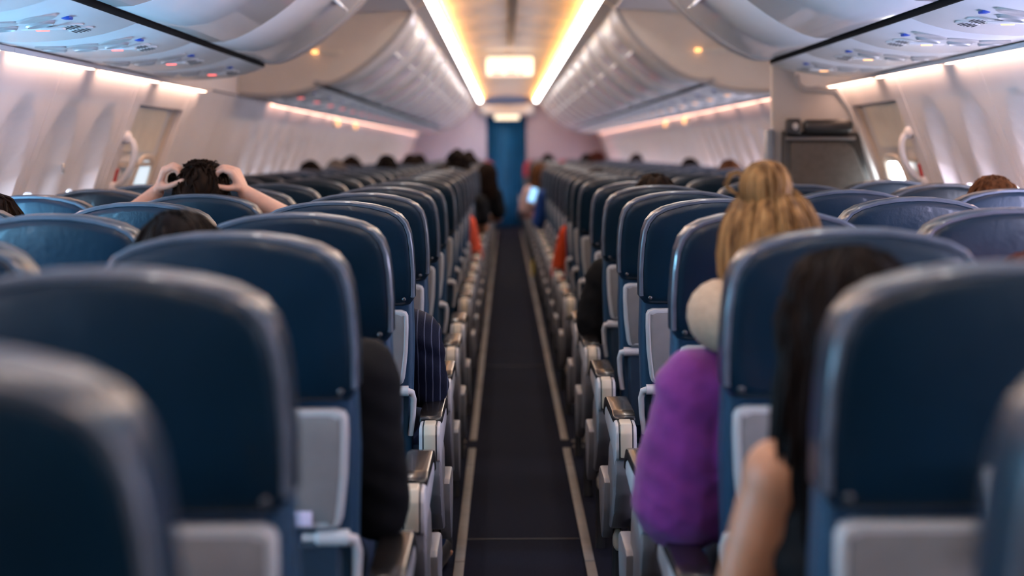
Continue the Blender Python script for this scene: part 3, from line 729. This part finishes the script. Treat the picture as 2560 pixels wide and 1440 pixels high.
def joints(**ov):
    J = dict(pelvis=V(0, .285, .560), belly=V(0, .275, .68), chest=V(0, .262, .80), neck=V(0, .262, .94), head=V(0, .275, 1.085),
             shL=V(-.160, .262, .880), shR=V(.160, .262, .880), elL=V(-.205, .33, .68), elR=V(.205, .33, .68), wrL=V(-.10, .52, .64), wrR=V(.10, .52, .64),
             hiL=V(-.085, .32, .535), hiR=V(.085, .32, .535), knL=V(-.10, .63, .53), knR=V(.10, .63, .53), anL=V(-.10, .60, .11), anR=V(.10, .60, .11),
             toL=V(-.105, .72, .04), toR=V(.105, .72, .04), hd=V(0, 0, 0), ha={}, hb={})
    J.update(ov); return J
def head_rot(J): return Euler(J['hd'], 'XYZ').to_matrix()
def torso(mb, J, e=0.0, tank=False):
    mb.sphere(J['chest'], (.155 + e, .095 + e, .155 + e), 18, 12); mb.sphere(J['belly'], (.132 + e, .092 + e, .15 + e), 18, 12); mb.sphere(J['pelvis'], (.150 + e, .105 + e, .105 + e), 18, 12)
    q = .13 if tank else 0
    mb.capsule(J['shL'].lerp(J['shR'], q), .050 + e, J['shR'].lerp(J['shL'], q), .050 + e)
    mb.capsule(J['chest'] + V(0, 0, .05), .09 + e, (J['shL'] + J['shR']) / 2 + V(0, 0, .015), .055 + e)
def make_body(J, vox, hk=1.0):
    mb = MB(); torso(mb, J)
    mb.capsule(J['chest'] + V(0, 0, .08), .055, J['neck'], .050); R = head_rot(J); h = J['head']
    mb.capsule(J['neck'], .049, h + R @ V(0, -.015, -.05), .050)
    mb.sphere(h, (.070, .089, .106), 20, 14, rot=R); mb.sphere(h + R @ V(0, .032, -.052), (.052, .056, .058), 16, 10, rot=R)
    mb.capsule(h + R @ V(0, .086, .012), .009, h + R @ V(0, .106, -.018), .013, 8)           # nose
    mb.sphere(h + R @ V(0, .082, -.055), (.024, .012, .010), 12, 8, rot=R)                    # mouth
    mb.capsule(h + R @ V(-.035, .078, .028), .010, h + R @ V(.035, .078, .028), .010, 8)     # brow
    for s in (-1, 1): mb.sphere(h + R @ V(s * .073, -.004, -.010), (.010, .018, .031), 10, 8, rot=R)
    for c, s in (('L', -1), ('R', 1)):
        sh, el, wr = J['sh' + c], J['el' + c], J['wr' + c]
        mb.capsule(sh, .047, sh.lerp(el, .5), .043); mb.capsule(sh.lerp(el, .5), .043, el, .035)
        mb.capsule(el, .036, el.lerp(wr, .35), .037); mb.capsule(el.lerp(wr, .35), .037, wr, .023)
        kw = J['ha'].get(c, {}); u = kw.get('u', (wr - el).normalized()); n = kw.get('n', V(-s * .5, .1, -.85))
        hand(mb, wr, u, n, kw.get('side', -s), kw.get('curl', (.35, .4, .42, .5)), hk, kw.get('thumb', (.55, -.75, .3)), kw.get('spread', .12))
        hi, kn, an, to = J['hi' + c], J['kn' + c], J['an' + c], J['to' + c]
        mb.capsule(hi, .078, kn, .055); mb.capsule(kn, .054, kn.lerp(an, .35), .052); mb.capsule(kn.lerp(an, .35), .052, an, .034)
        mb.capsule(an + V(0, -.02, -.055), .034, to, .028)
        for q in range(5): mb.capsule(to + V((q - 2) * .014, .0, -.004), .011, to + V((q - 2) * .015, .045 - abs(q - 1.5) * .005, -.008), .010, 6)
    return mb
def make_shirt(J, sl, e=.014, flare=0.0, neck=True, tank=False):
    """sl: sleeve length, 0..1 upper arm, 1..2 forearm; flare widens the hem."""
    mb = MB(); torso(mb, J, e, tank)
    if neck: mb.capsule(J['chest'] + V(0, 0, .09), .064, J['chest'].lerp(J['neck'], .75), .058)
    for c in 'LR':
        sh, el, wr = J['sh' + c], J['el' + c], J['wr' + c]; f = sl[0] if c == 'L' else sl[1]
        if f <= 0: continue
        a = min(f, 1.0); mb.capsule(sh, .050 + e, sh.lerp(el, a), .044 + e + flare * a)
        if f > 1: mb.capsule(el, .040 + e, el.lerp(wr, (f - 1) * .95), .028 + e)
    return mb
def make_trousers(J, e=.012):
    mb = MB(); mb.sphere(J['pelvis'], (.152 + e, .107 + e, .10 + e), 18, 12)
    for c in 'LR':
        mb.capsule(J['hi' + c], .080 + e, J['kn' + c], .058 + e); mb.capsule(J['kn' + c], .058 + e, J['an' + c] + V(0, 0, .02), .044 + e)
    return mb
def make_shoe(J, c):
    mb = MB(); an, to = J['an' + c], J['to' + c]
    mb.capsule(an + V(0, -.03, -.06), .042, to + V(0, .03, 0), .036); mb.capsule(an + V(0, -.01, -.02), .040, an + V(0, 0, .01), .038); return mb
def cap_fn(seed, nz=.04, face=True):
    def fn(d):
        k = 1 + nz * noise.noise(V(d.x * 5 + seed, d.y * 5, d.z * 5)) + nz * .5 * noise.noise(V(d.x * 14, d.y * 14 + seed, d.z * 6))
        if face:
            t = max(0, min(1, (d.y - .15) / .3)) * max(0, min(1, (.62 - d.z) / .25)); k *= 1 - .22 * t
            t2 = max(0, min(1, (-.55 - d.z) / .25)); k *= 1 - .30 * t2
        return k
    return fn
def strands(mb, h, R, n, crown=V(0, -.02, .12), r=(.080, .100, .117), drop=0.0, el1=-.45, wav=.006, thick=.0045, az=(0, 2 * PI), seed=1, front=.5, jit=.02, swell=1.03):
    rnd = random.Random(seed)
    for i in range(n):
        a = az[0] + (az[1] - az[0]) * (i + rnd.random()) / n
        fx = math.sin(a); fy = -math.cos(a)                               # a = 0 points to the back of the head
        end = el1 + .25 * rnd.random(); 
        if fy > .25: end = max(end, front)
        pts = []; rad = []; c0 = crown + V(rnd.uniform(-1, 1), rnd.uniform(-1, 1), 0) * jit; c0 = c0 + V(0, 0, -(c0.x ** 2 + (c0.y + .02) ** 2) * 9)
        e0 = 1.35; ph = rnd.random() * 6; k2 = swell + rnd.uniform(-.03, .05)
        for q in range(8):
            t = q / 7; el = e0 + (end - e0) * t
            p = V(r[0] * math.cos(el) * fx, r[1] * math.cos(el) * fy, r[2] * math.sin(el)) * k2
            if t < .3: p = c0.lerp(p, t / .3)
            p += V(math.sin(ph + q * 1.3), math.cos(ph * 2 + q * 1.1), 0) * wav
            pts.append(h + R @ p); rad.append(thick * (1 - .35 * t))
        if drop > 0 and fy < .25:
            L = drop * rnd.uniform(.75, 1.0); last = pts[-1]; out = V(fx * .012, fy * .010, 0)
            for q in range(1, 6):
                t = q / 5; pts.append(last + R @ (out * (1 - (1 - t) ** 2)) + V(math.sin(ph + q) * wav * .8, 0, -L * t)); rad.append(thick * (.85 - .55 * t))
        mb.tube(pts, rad, 5)
def hair_mesh(kind, J, seed=1):
    mb = MB(); R = head_rot(J); h = J['head']
    if kind == 'bald': mb.sphere(h + R @ V(0, -.012, .008), (.074, .092, .108), 22, 14, rot=R, fn=cap_fn(seed, .01)); return mb
    rr = dict(short=(.079, .100, .116), crop=(.077, .097, .113)).get(kind, (.081, .102, .118))
    mb.sphere(h + R @ V(0, -.010, .006), rr, 26, 18, rot=R, fn=cap_fn(seed, .05))
    if kind in ('short', 'crop'): strands(mb, h, R, 60, seed=seed, el1=-.55, front=.55, thick=.0055, wav=.004)
    if kind == 'long': strands(mb, h, R, 110, seed=seed, drop=.20, el1=-.35, thick=.008, wav=.005, swell=1.06)
    if kind == 'curly':
        rnd = random.Random(seed)
        for i in range(90):
            d = V(rnd.gauss(0, 1), rnd.gauss(-.5, 1), rnd.gauss(.6, .8)).normalized()
            if d.y > .4 and d.z < .5: continue
            p = h + R @ V(d.x * .088, d.y * .108 - .01, d.z * .122); mb.sphere(p, rnd.uniform(.014, .024), 7, 5)
    return mb

SK = {'fair': mat('skin_fair', (0.62, 0.36, 0.27), 0.5, var=.08, scale=25, sss=.12, bump=.03, bscale=300), 'tan': mat('skin_tan', (0.37, 0.17, 0.09), 0.5, var=.08, scale=25, sss=.10, bump=.03, bscale=300),
      'pink': mat('skin_pink', (0.62, 0.27, 0.22), 0.5, var=.08, scale=25, sss=.12)}
def hairm(n, a, b, s=60): return mat(n, a, .5, var=.3, scale=s, col2=b, stretch=(1, 1, .12), bump=.2, bscale=140, spec=.05)
HR = {'black': hairm('hair_black', (.0035, .0022, .0018), (.009, .005, .004)), 'dark': hairm('hair_dark_brown', (.007, .004, .003), (.020, .010, .006)), 'brown': hairm('hair_brown', (.05, .020, .010), (.15, .065, .028)),
      'blonde': hairm('hair_blonde', (.085, .040, .016), (.34, .185, .075), 70), 'red': hairm('hair_auburn', (.030, .007, .005), (.09, .022, .014)), 'grey': hairm('hair_grey', (.10, .085, .075), (.22, .19, .17))}
CL = {'black': mat('cloth_black', (.006, .006, .007), .8, var=.3, bump=.2, spec=.12), 'purple': mat('cloth_purple', (.17, .03, .21), .75, var=.15, scale=16, bump=.4, bscale=35, sheen=.2, spec=.12), 'coral': mat('cloth_coral', (.70, .10, .05), .75, var=.3, scale=30, bump=.2, spec=.12),
      'orange': mat('cloth_orange', (.52, .055, .015), .75, var=.15, bump=.2, spec=.12), 'navy': mat('cloth_pinstripe', (.004, .006, .018), .7, stripes=(17.0, (.07, .08, .12), 'X'), bump=.2, spec=.12), 'pale': mat('cloth_pale_pink', (.62, .42, .40), .75, var=.15, bump=.2, spec=.12),
      'white': mat('cloth_white', (.6, .58, .58), .75, var=.1, bump=.2, spec=.12), 'grey': mat('cloth_grey', (.18, .17, .17), .8, var=.15, bump=.2, spec=.12), 'blue': mat('cloth_blue', (.015, .05, .20), .75, var=.2, bump=.2, spec=.12), 'jeans': mat('cloth_denim', (.015, .028, .06), .8, var=.3, scale=40, bump=.3, spec=.12),
      'skyblue': mat('collar_blue', (.06, .16, .28), .7, var=.1, spec=.12), 'shoe': mat('shoe_leather', (.02, .017, .015), .4, var=.2), 'knit': mat('beige_knit', (.38, .285, .20), .85, var=.10, scale=90, bump=.5, bscale=260)}
M['eye'] = mat('eye_white', (.75, .72, .70), .2, var=.02); M['iris'] = mat('eye_iris', (.03, .018, .01), .15, var=.1)
def eyes(t, J):
    R = head_rot(J)
    for s in (-1, 1):
        mb = MB(); mb.sphere((0, 0, 0), .0115, 12, 8, mi=0); mb.sphere((0, .0075, 0), (.006, .005, .006), 10, 6, mi=1)
        o = mb.build('eye', [M['eye'], M['iris']], t, loc=J['head'] + R @ V(s * .031, .076, .008)); o.rotation_euler = J['hd']
def person(loc, J, label, skin, hair, hkind, shirt, sl, vox=.011, trousers='jeans', flare=0, seed=1, hk=1.0, hairmb=None, neck=True, e=.014, barefoot=False, group=None, svox=None):
    t = empty('person', loc, label, 'person', group)
    part('body', remeshed(make_body(J, vox, hk), 'body', SK[skin], vox), t)
    part('shirt', folds(remeshed(make_shirt(J, sl, e, flare, neck, max(sl) <= .15), 'shirt', CL[shirt], svox or max(vox, .010), 4), 1.7, seed), t)
    part('trousers', remeshed(make_trousers(J), 'trousers', CL[trousers], .014, 4), t)
    if not barefoot:
        for c in 'LR': part('shoe', remeshed(make_shoe(J, c), 'shoe', CL['shoe'], .010, 2), t)
    hm = hairmb or hair_mesh(hkind, J, seed); hm.build('hair', HR[hair], t, 60); eyes(t, J)
    return t
def seatloc(s, k, c): return Vector((s * (XA, XB, XW)[c], ROWS[k], 0))

# --- person tying up their hair, left bank
L0 = seatloc(-1, 5, 1)
def W(x, y, d): return P(x, y, d) - L0
J = joints(head=W(506, 497, 4.965) + V(0, 0, 0), neck=V(-.02, .245, .95), chest=V(-.015, .255, .80))
J.update(shL=V(-.17, .25, .895), shR=V(.15, .25, .895), elL=W(268, 592, 4.93), elR=W(800, 596, 4.93), wrL=W(392, 480, 4.945), wrR=W(612, 480, 4.945), hd=V(-.12, 0, 0))
J['ha'] = {'L': dict(u=V(.34, -.12, .93), n=V(.90, .18, -.30), side=1, curl=(1.0, .98, .95, .92), thumb=(.45, -.55, .80), spread=.10),
           'R': dict(u=V(-.42, -.12, .90), n=V(-.90, .18, -.34), side=-1, curl=(.92, .96, 1.0, 1.0), thumb=(.40, -.50, .85), spread=.10)}
hm = MB(); Rh = head_rot(J); hm.sphere(J['head'] + Rh @ V(0, -.010, .004), (.082, .102, .112), 26, 18, rot=Rh, fn=cap_fn(3, .16))
strands(hm, J['head'], Rh, 150, seed=5, el1=-.3, wav=.011, thick=.0042, jit=.05, swell=1.02)
rnd = random.Random(4)
for i in range(80):
    d = V(rnd.gauss(0, .6), rnd.gauss(-.3, .5), 1).normalized(); b = J['head'] + V(d.x * .075, d.y * .09, d.z * .108); q = V(rnd.uniform(-1, 1), rnd.uniform(-.6, .6), rnd.uniform(.2, .9)).normalized()
    q2 = V(rnd.uniform(-1, 1), rnd.uniform(-1, 1), rnd.uniform(-1, .3)); hm.tube([b, b + q * .012, b + q * .022 + q2 * .008, b + q * .018 + q2 * .020], [.003, .0028, .0022, .001], 5)
for sx, px in ((-1, (448, 455)), (1, (545, 452))):
    for i in range(16):
        a = J['head'] + V(sx * rnd.uniform(.03, .06), rnd.uniform(-.04, .02), rnd.uniform(.06, .095)); b = W(px[0] + rnd.uniform(-10, 10), px[1] + rnd.uniform(-8, 10), 4.93)
        hm.tube([a, a.lerp(b, .5) + V(0, 0, rnd.uniform(.0, .012)), b, b + V(-sx * .006, 0, -.02)], [.004, .0042, .0036, .0015], 5)
hm.sphere(W(497, 443, 4.955), (.050, .055, .034), 20, 12, fn=cap_fn(15, .45, False)); hm.sphere(W(446, 448, 4.95), (.034, .03, .022), 16, 10, fn=cap_fn(5, .5, False))
tp = person(L0, J, 'person with messy dark hair and both hands raised tying it up', 'fair', 'dark', None, 'grey', (0, 0), vox=.0048, seed=3, hairmb=hm, hk=.96)

# --- woman with the blonde bun, right bank
L0 = seatloc(1, 2, 0)
def W(x, y, d): return P(x, y, d) - L0
hx = W(1925, 640, 2.71)
J = joints(head=hx, neck=V(hx.x + .005, .248, .945), chest=V(-.035, .26, .79), belly=V(-.01, .275, .68), shL=W(1738, 968, 2.70), shR=V(.115, .26, .88), elL=W(1706, 1245, 2.74), elR=V(.19, .34, .67), wrL=V(-.09, .50, .635), hd=V(-.08, 0, .05))
Rh = head_rot(J); h = J['head']; tie = W(1918, 524, 2.675); bun = W(1914, 470, 2.675)
hm = MB(); hm.sphere(h + Rh @ V(0, -.010, .002), (.078, .098, .110), 26, 18, rot=Rh, fn=cap_fn(8, .03)); hm.capsule(h + V(0, -.02, .07), .05, tie, .017)
rnd = random.Random(11)
for i in range(150):                                                # combed from the tie down over the head
    a = 2 * PI * (i + rnd.random()) / 150; fx, fy = math.sin(a), -math.cos(a); end = -.75 + .3 * rnd.random() if fy < .3 else .25
    pts = [tie + V(rnd.uniform(-.012, .012), rnd.uniform(-.012, .012), .004)]
    k2 = 1.03 + rnd.uniform(-.02, .07)
    for q in range(1, 8):
        el = 1.1 + (end - 1.1) * (q - 1) / 6; pts.append(h + Rh @ (V(.080 * math.cos(el) * fx, .100 * math.cos(el) * fy - .01, .112 * math.sin(el)) * k2))
    rad = [.004] + [.0062] * 6 + [.0045]
    if fy < .3:
        L = rnd.uniform(.03, .085); l = pts[-1]
        for q in (1, 2): pts.append(l + V(fx * .014 * q / 2, fy * .010, -L * q / 2)); rad.append(.0045 - .0015 * q)
    hm.tube(pts, rad, 5)
hm.sphere(bun, (.038, .036, .040), 22, 14, fn=lambda d: 1 + .10 * noise.noise(V(d.x * 4, d.y * 4, d.z * 2.2)))
for i in range(70):                                                 # hair wound over the bun
    a = 2 * PI * i / 70 + rnd.uniform(-.04, .04); pts = []
    tw = rnd.uniform(-.5, .5); k2 = rnd.uniform(.97, 1.10)
    for q in range(9):
        el = -1.15 + 2.55 * q / 8; aa = a + tw * q / 8; pts.append(bun + V(.039 * math.cos(el) * math.cos(aa), .037 * math.cos(el) * math.sin(aa), .042 * math.sin(el)) * k2)
    hm.tube(pts, [.003] + [.0044] * 7 + [.003], 5)
lp = [bun + V(-.030, 0, .012), bun + V(-.046, .004, .026), bun + V(-.060, .006, .022), bun + V(-.066, .006, .004), bun + V(-.052, .002, -.010), bun + V(-.030, 0, -.014)]
for i in range(7): hm.tube([p + V(rnd.uniform(-.004, .004), rnd.uniform(-.004, .004), rnd.uniform(-.004, .004)) for p in lp], .0016, 5)
tb = person(L0, J, 'woman with a high blonde bun and loose purple top leaning towards the aisle', 'pink', 'blonde', None, 'purple', (1.0, .9), vox=.009, flare=.030, hairmb=hm, svox=.009, e=.018)
mb = MB(); ring = [tie + V(.016 * math.cos(2 * PI * k / 14), .016 * math.sin(2 * PI * k / 14), .003 * math.sin(2 * PI * k / 7)) for k in range(15)]; mb.tube(ring, .0055, 8); hr = [o for o in tb.children if o.name.startswith('hair')][0]
mb.build('hair_tie', M['black'], hr)
# neck pillow
cpt = J['neck'] + L0 + V(.0, .0, .045); cpt.z = P(1775, 795, 2.69).z + .0
pl = empty('neck_pillow', cpt, 'beige knitted travel pillow around the neck of the woman with the bun', 'pillow')
mb = MB(); pts = []; rad = []
for k in range(23):
    a = math.radians(-250 + 320 * k / 22 - 0); pts.append(V(.088 * math.cos(a), .080 * math.sin(a), .004 * math.cos(2 * a))); q = min(k, 22 - k); rad.append(.062 * min(1, .35 + .30 * q) if q < 3 else .062)
mb.tube(pts, rad, 18, up=(0, 0, 1)); o = mb.build('cushion', CL['knit'], pl, 80)
mb = MB(); mb.tube([p * 1.0 + V(0, 0, .0625) + V(.0, 0, 0) for p in pts[2:-2]], .0035, 6); mb.build('seam', M['strip'], pl)

# --- woman with long black hair and bare arm, right bank
L0 = seatloc(1, 1, 0)
def W(x, y, d): return P(x, y, d) - L0
hx = W(2135, 858, 1.95); hx.z = P(2130, 620, 1.95).z - .124
J = joints(head=hx, neck=V(hx.x + .01, .25, .93), chest=V(-.055, .262, .78), belly=V(-.02, .275, .68), shL=W(1955, 1192, 1.945), shR=V(.09, .262, .87), elL=W(1850, 1500, 1.96), elR=V(.17, .34, .67), wrL=V(-.11, .48, .64), hd=V(-.1, -.08, .1))
hm = MB(); Rh = head_rot(J); hm.sphere(J['head'] + Rh @ V(0, -.012, .006), (.086, .104, .120), 26, 18, rot=Rh, fn=cap_fn(21, .04)); strands(hm, J['head'], Rh, 170, seed=9, drop=.22, el1=-.15, thick=.009, wav=.005, swell=1.06)
person(L0, J, 'woman with long black hair and bare arm in a sleeveless black top', 'tan', 'black', None, 'black', (0, 0), vox=.008, hairmb=hm, e=.010, neck=False)

# --- man in black long sleeves, left bank aisle
L0 = seatloc(-1, 2, 0)
def W(x, y, d): return P(x, y, d) - L0
hx = W(462, 640, 2.72); hx.z = P(455, 520, 2.72).z - .124
J = joints(head=hx, neck=V(hx.x * .55, .25, .945), chest=V(-.01, .262, .80), shR=W(905, 930, 2.72), shL=V(-.16, .262, .88), elR=W(948, 1270, 2.78), wrR=V(.10, .53, .63), hd=V(0, -.15, 0))
person(L0, J, 'person with short black hair and a long black sleeve along the left armrest', 'tan', 'black', 'short', 'black', (1.9, 1.9), vox=.010, seed=6, e=.013)

# --- pinstripe sleeve, left bank aisle
L0 = seatloc(-1, 4, 0)
def W(x, y, d): return P(x, y, d) - L0
J = joints(head=V(-.03, .37, .985), neck=V(0, .29, .91), shR=W(1038, 838, 4.20), elR=W(1064, 962, 4.27), wrR=V(.11, .50, .63), toR=V(.222, .90, .045), anR=V(.19, .80, .10), knR=V(.14, .62, .52))
t = person(L0, J, 'person in a navy pinstripe shirt with the elbow on the left armrest', 'tan', 'dark', 'short', 'navy', (1.3, 1.3), vox=.009, seed=12, e=.020)
mb = MB(); ring = [J['neck'] + V(.062 * math.cos(2 * PI * k / 18), .058 * math.sin(2 * PI * k / 18), -.01) for k in range(19)]; mb.tube(ring, .016, 8); mb.build('collar', CL['skyblue'], t)

# --- brown haired person with black short sleeve, right bank aisle
L0 = seatloc(1, 6, 0)
def W(x, y, d): return P(x, y, d) - L0
hx = W(1640, 520, 5.72); hx.z = P(1640, 434, 5.72).z - .122
J = joints(head=hx, shL=W(1512, 690, 5.75), elL=W(1492, 842, 5.80), wrL=V(-.17, .52, .63), chest=V(-.02, .262, .79))
person(L0, J, 'brown-haired person with a wide black short sleeve beside the right aisle', 'pink', 'dark', 'short', 'black', (.72, .72), vox=.010, flare=.035, seed=14, e=.018)

# --- window seat heads
L0 = seatloc(-1, 4, 2); J = joints(head=V(.045, .27, P(0, 486, 4.2).z - .120)); J['head'].x = P(-22, 500, 4.22).x - L0.x
person(L0, J, 'dark-haired person at the left edge by the window', 'tan', 'dark', 'short', 'grey', (.5, .5), seed=31)
L0 = seatloc(1, 5, 2); J = joints(head=V(0, .27, 1.0)); c = P(2485, 440, 4.98); J['head'] = V(c.x - L0.x, .27, c.z - .122); J['hd'] = V(0, .1, -.2)
hm = MB(); Rh = head_rot(J); hm.sphere(J['head'] + Rh @ V(0, -.012, .006), (.081, .102, .118), 26, 18, rot=Rh, fn=cap_fn(33, .06)); strands(hm, J['head'], Rh, 120, seed=19, drop=.05, el1=-.4, thick=.006, wav=.007)
person(L0, J, 'brown-haired person by the right cabin window', 'fair', 'brown', None, 'white', (.5, .5), seed=33, hairmb=hm)
L0 = seatloc(1, 2, 1); c = P(2560, 628, 2.70); J = joints(head=V(c.x - L0.x + .03, .27, c.z - .122), neck=V(-.06, .26, .90), chest=V(-.03, .262, .76), shL=V(-.17, .262, .84), shR=V(.13, .262, .84)); 
person(L0, J, 'child with auburn hair low in the seat at the right edge', 'fair', 'red', 'short', 'orange', (.5, .5), seed=37)

# --- people farther ahead: a few builds shared between them
cache = {}
def far_person(s, k, c, label, hair, hkind, shirt, skin='tan', dx=0.0, dz=0.0, arm=None, seed=1, lean=0.0, drop=0.0):
    key = (hkind, arm, s, round(lean, 2), round(dz, 2), drop)
    if key not in cache:
        J = joints()
        if lean: 
            for n in ('head', 'neck', 'chest', 'shL', 'shR', 'elL', 'elR'): J[n] = J[n] + V(-s * lean * {'head': 1, 'neck': .8, 'chest': .4}.get(n, .62), 0, -.02 if n in ('head', 'neck') else 0)
        if dz: J['head'] = J['head'] + V(0, 0, dz); J['neck'] = J['neck'] + V(0, 0, dz * .6)
        ac = 'R' if s < 0 else 'L'
        if arm: J['el' + ac] = V(-s * (.215 + lean * .5), .33, .66 - drop); J['wr' + ac] = V(-s * .16, .52, .645 - drop * .5); J['sh' + ac] = J['sh' + ac] + V(0, 0, -drop)
        sl = {'long': 1.9, 'short': .7, None: .6}[arm]
        cache[key] = (J, remeshed(make_body(J, .014), 'body', SK['tan'], .014), remeshed(make_shirt(J, (sl, sl), .018, .02 if arm == 'short' else 0), 'shirt', CL['grey'], .014, 4), remeshed(make_trousers(J), 'trousers', CL['jeans'], .018, 4), hair_mesh(hkind, J, seed).mesh('hair', HR['black'], 60))
    J, b, sh, tr, hm = cache[key]
    t = empty('person', seatloc(s, k, c) + V(dx, 0, 0), label, 'person', 'passengers farther ahead')
    for n, me, m in (('body', b, SK[skin]), ('shirt', sh, CL[shirt]), ('trousers', tr, CL['jeans']), ('hair', hm, HR[hair])):
        o = part(n, me, t); o.material_slots[0].link = 'OBJECT'; o.material_slots[0].material = m
    eyes(t, J); return t
FP = [(-1, 13, 2, 'black', 'short', 'grey', 'dark head at a left window seat before the wing lamps', 0, .01, None, 0),
      (-1, 15, 2, 'grey', 'short', 'grey', 'grey-haired head at a left window seat right of the dark head', .02, .01, None, 0),
      (-1, 17, 2, 'dark', 'curly', 'white', 'dark curly head near the left wall beyond the grey-haired one', 0, .02, None, 0),
      (-1, 14, 1, 'black', 'short', 'blue', 'round black head in the middle column of the left bank', 0, .045, None, 0),
      (-1, 18, 1, 'dark', 'short', 'grey', 'small dark head right of the round black head', 0, .04, None, 0),
      (-1, 20, 1, 'black', 'short', 'grey', 'small black head just left of the two tall dark heads', 0, .04, None, 0),
      (-1, 14, 0, 'black', 'curly', 'black', 'tall black curly head above the left aisle seats, nearer of the pair', .06, .07, None, 0),
      (-1, 20, 0, 'dark', 'curly', 'black', 'tall dark curly head above the left aisle seats, farther of the pair', .04, .06, None, 0),
      (-1, 12, 0, 'dark', 'short', 'coral', 'person with a coral shirt sleeve over the left aisle armrest', .0, -.03, 'long', .0),
      (-1, 17, 0, 'dark', 'long', 'black', 'long-haired person in black leaning from the left bank into the aisle', .04, -.02, 'short', .22),
      (1, 10, 0, 'dark', 'short', 'orange', 'person with a dark orange sleeve beside the right aisle', .0, -.04, 'long', .0),
      (1, 18, 0, 'brown', 'long', 'pale', 'person in pale pink leaning from the right bank into the aisle', -.04, -.03, 'short', .16),
      (1, 16, 0, 'dark', 'short', 'blue', 'person in blue behind the pale pink one in the right aisle column', 0, -.03, 'long', .05),
      (1, 15, 2, 'black', 'short', 'grey', 'dark head against the bright right wall, left of the partition', 0, .0, None, 0),
      (1, 12, 2, 'brown', 'short', 'grey', 'brown head low at a right window seat close to the partition', 0, .0, None, 0),
      (1, 24, 0, 'black', 'short', 'grey', 'black head far ahead beside the right of the curtain', 0, .035, None, 0),
      (1, 24, 1, 'black', 'short', 'grey', 'black head far ahead in the middle of the right bank', 0, .035, None, 0),
      (1, 21, 1, 'red', 'curly', 'coral', 'auburn curly head standing above the far right rows', 0, .05, None, 0),
      (1, 22, 2, 'dark', 'short', 'grey', 'dark head far ahead near the right wall', 0, .03, None, 0)]
for i, (s, k, c, hair, hk_, sh, lab, dx, dz, arm, lean) in enumerate(FP):
    far_person(s, k, c, lab, hair, hk_, sh, 'pink' if sh == 'pale' else 'tan', dx, dz, arm, 40 + i, lean, .09 if sh in ('coral', 'orange') else 0)
# phone glowing beside the right aisle, yellow bag on the floor
p = P(1332, 487, 15.0); ph = empty('phone', p, 'phone with glowing blue screen held over the right side of the aisle', 'phone')
mb = MB(); mb.box((0, 0, 0), (.075, .010, .15), .004); mb.build('case', M['dark'], ph); mb = MB(); mb.box((0, -.006, 0), (.066, .003, .138), .001); mb.build('screen', M['e_phone'], ph)
ph.rotation_euler = (.2, .3, 0)
by = 16.2; bg = empty('bag', (.245, by, 0), 'small yellow bag on the floor beside the right seats', 'bag')
mb = MB(); mb.box((0, 0, .075), (.07, .16, .15), .02, seg=3); mb.build('pouch', M['yellow'], bg); mb = MB(); mb.tube([(0, -.04, .145), (0, -.03, .19), (0, .03, .19), (0, .04, .145)], .006, 8); mb.build('handle', M['black'], bg)

# ------------------------------------------------------------------ camera, world
cam = bpy.data.cameras.new('camera'); co = bpy.data.objects.new('camera', cam); C.objects.link(co)
co.matrix_world = Matrix.Translation((XC, 0, HC)) @ Matrix.Rotation(PI / 2, 4, 'X') @ Matrix.Rotation(-ROLL, 4, 'Z')
cam.sensor_width = 36; cam.lens = 36 * F / 2560; cam.shift_x = 17 / 2560; cam.shift_y = -341 / 2560
cam.clip_start = .02; cam.dof.use_dof = True; cam.dof.focus_distance = 4.0; cam.dof.aperture_fstop = 2.15; cam.dof.aperture_blades = 0
sc = bpy.context.scene; sc.camera = co
w = bpy.data.worlds.new('world'); sc.world = w; w.use_nodes = True
w.node_tree.nodes['Background'].inputs[0].default_value = (.5, .6, .8, 1); w.node_tree.nodes['Background'].inputs[1].default_value = .3
sc.view_settings.view_transform = 'Standard'; sc.view_settings.look = 'None'; sc.view_settings.gamma = 1; sc.view_settings.use_curve_mapping = False
sc.view_settings.exposure = 0.85
sc.cycles.use_denoising = True
sc.cycles.max_bounces = 8; sc.cycles.diffuse_bounces = 5; sc.cycles.sample_clamp_indirect = 6
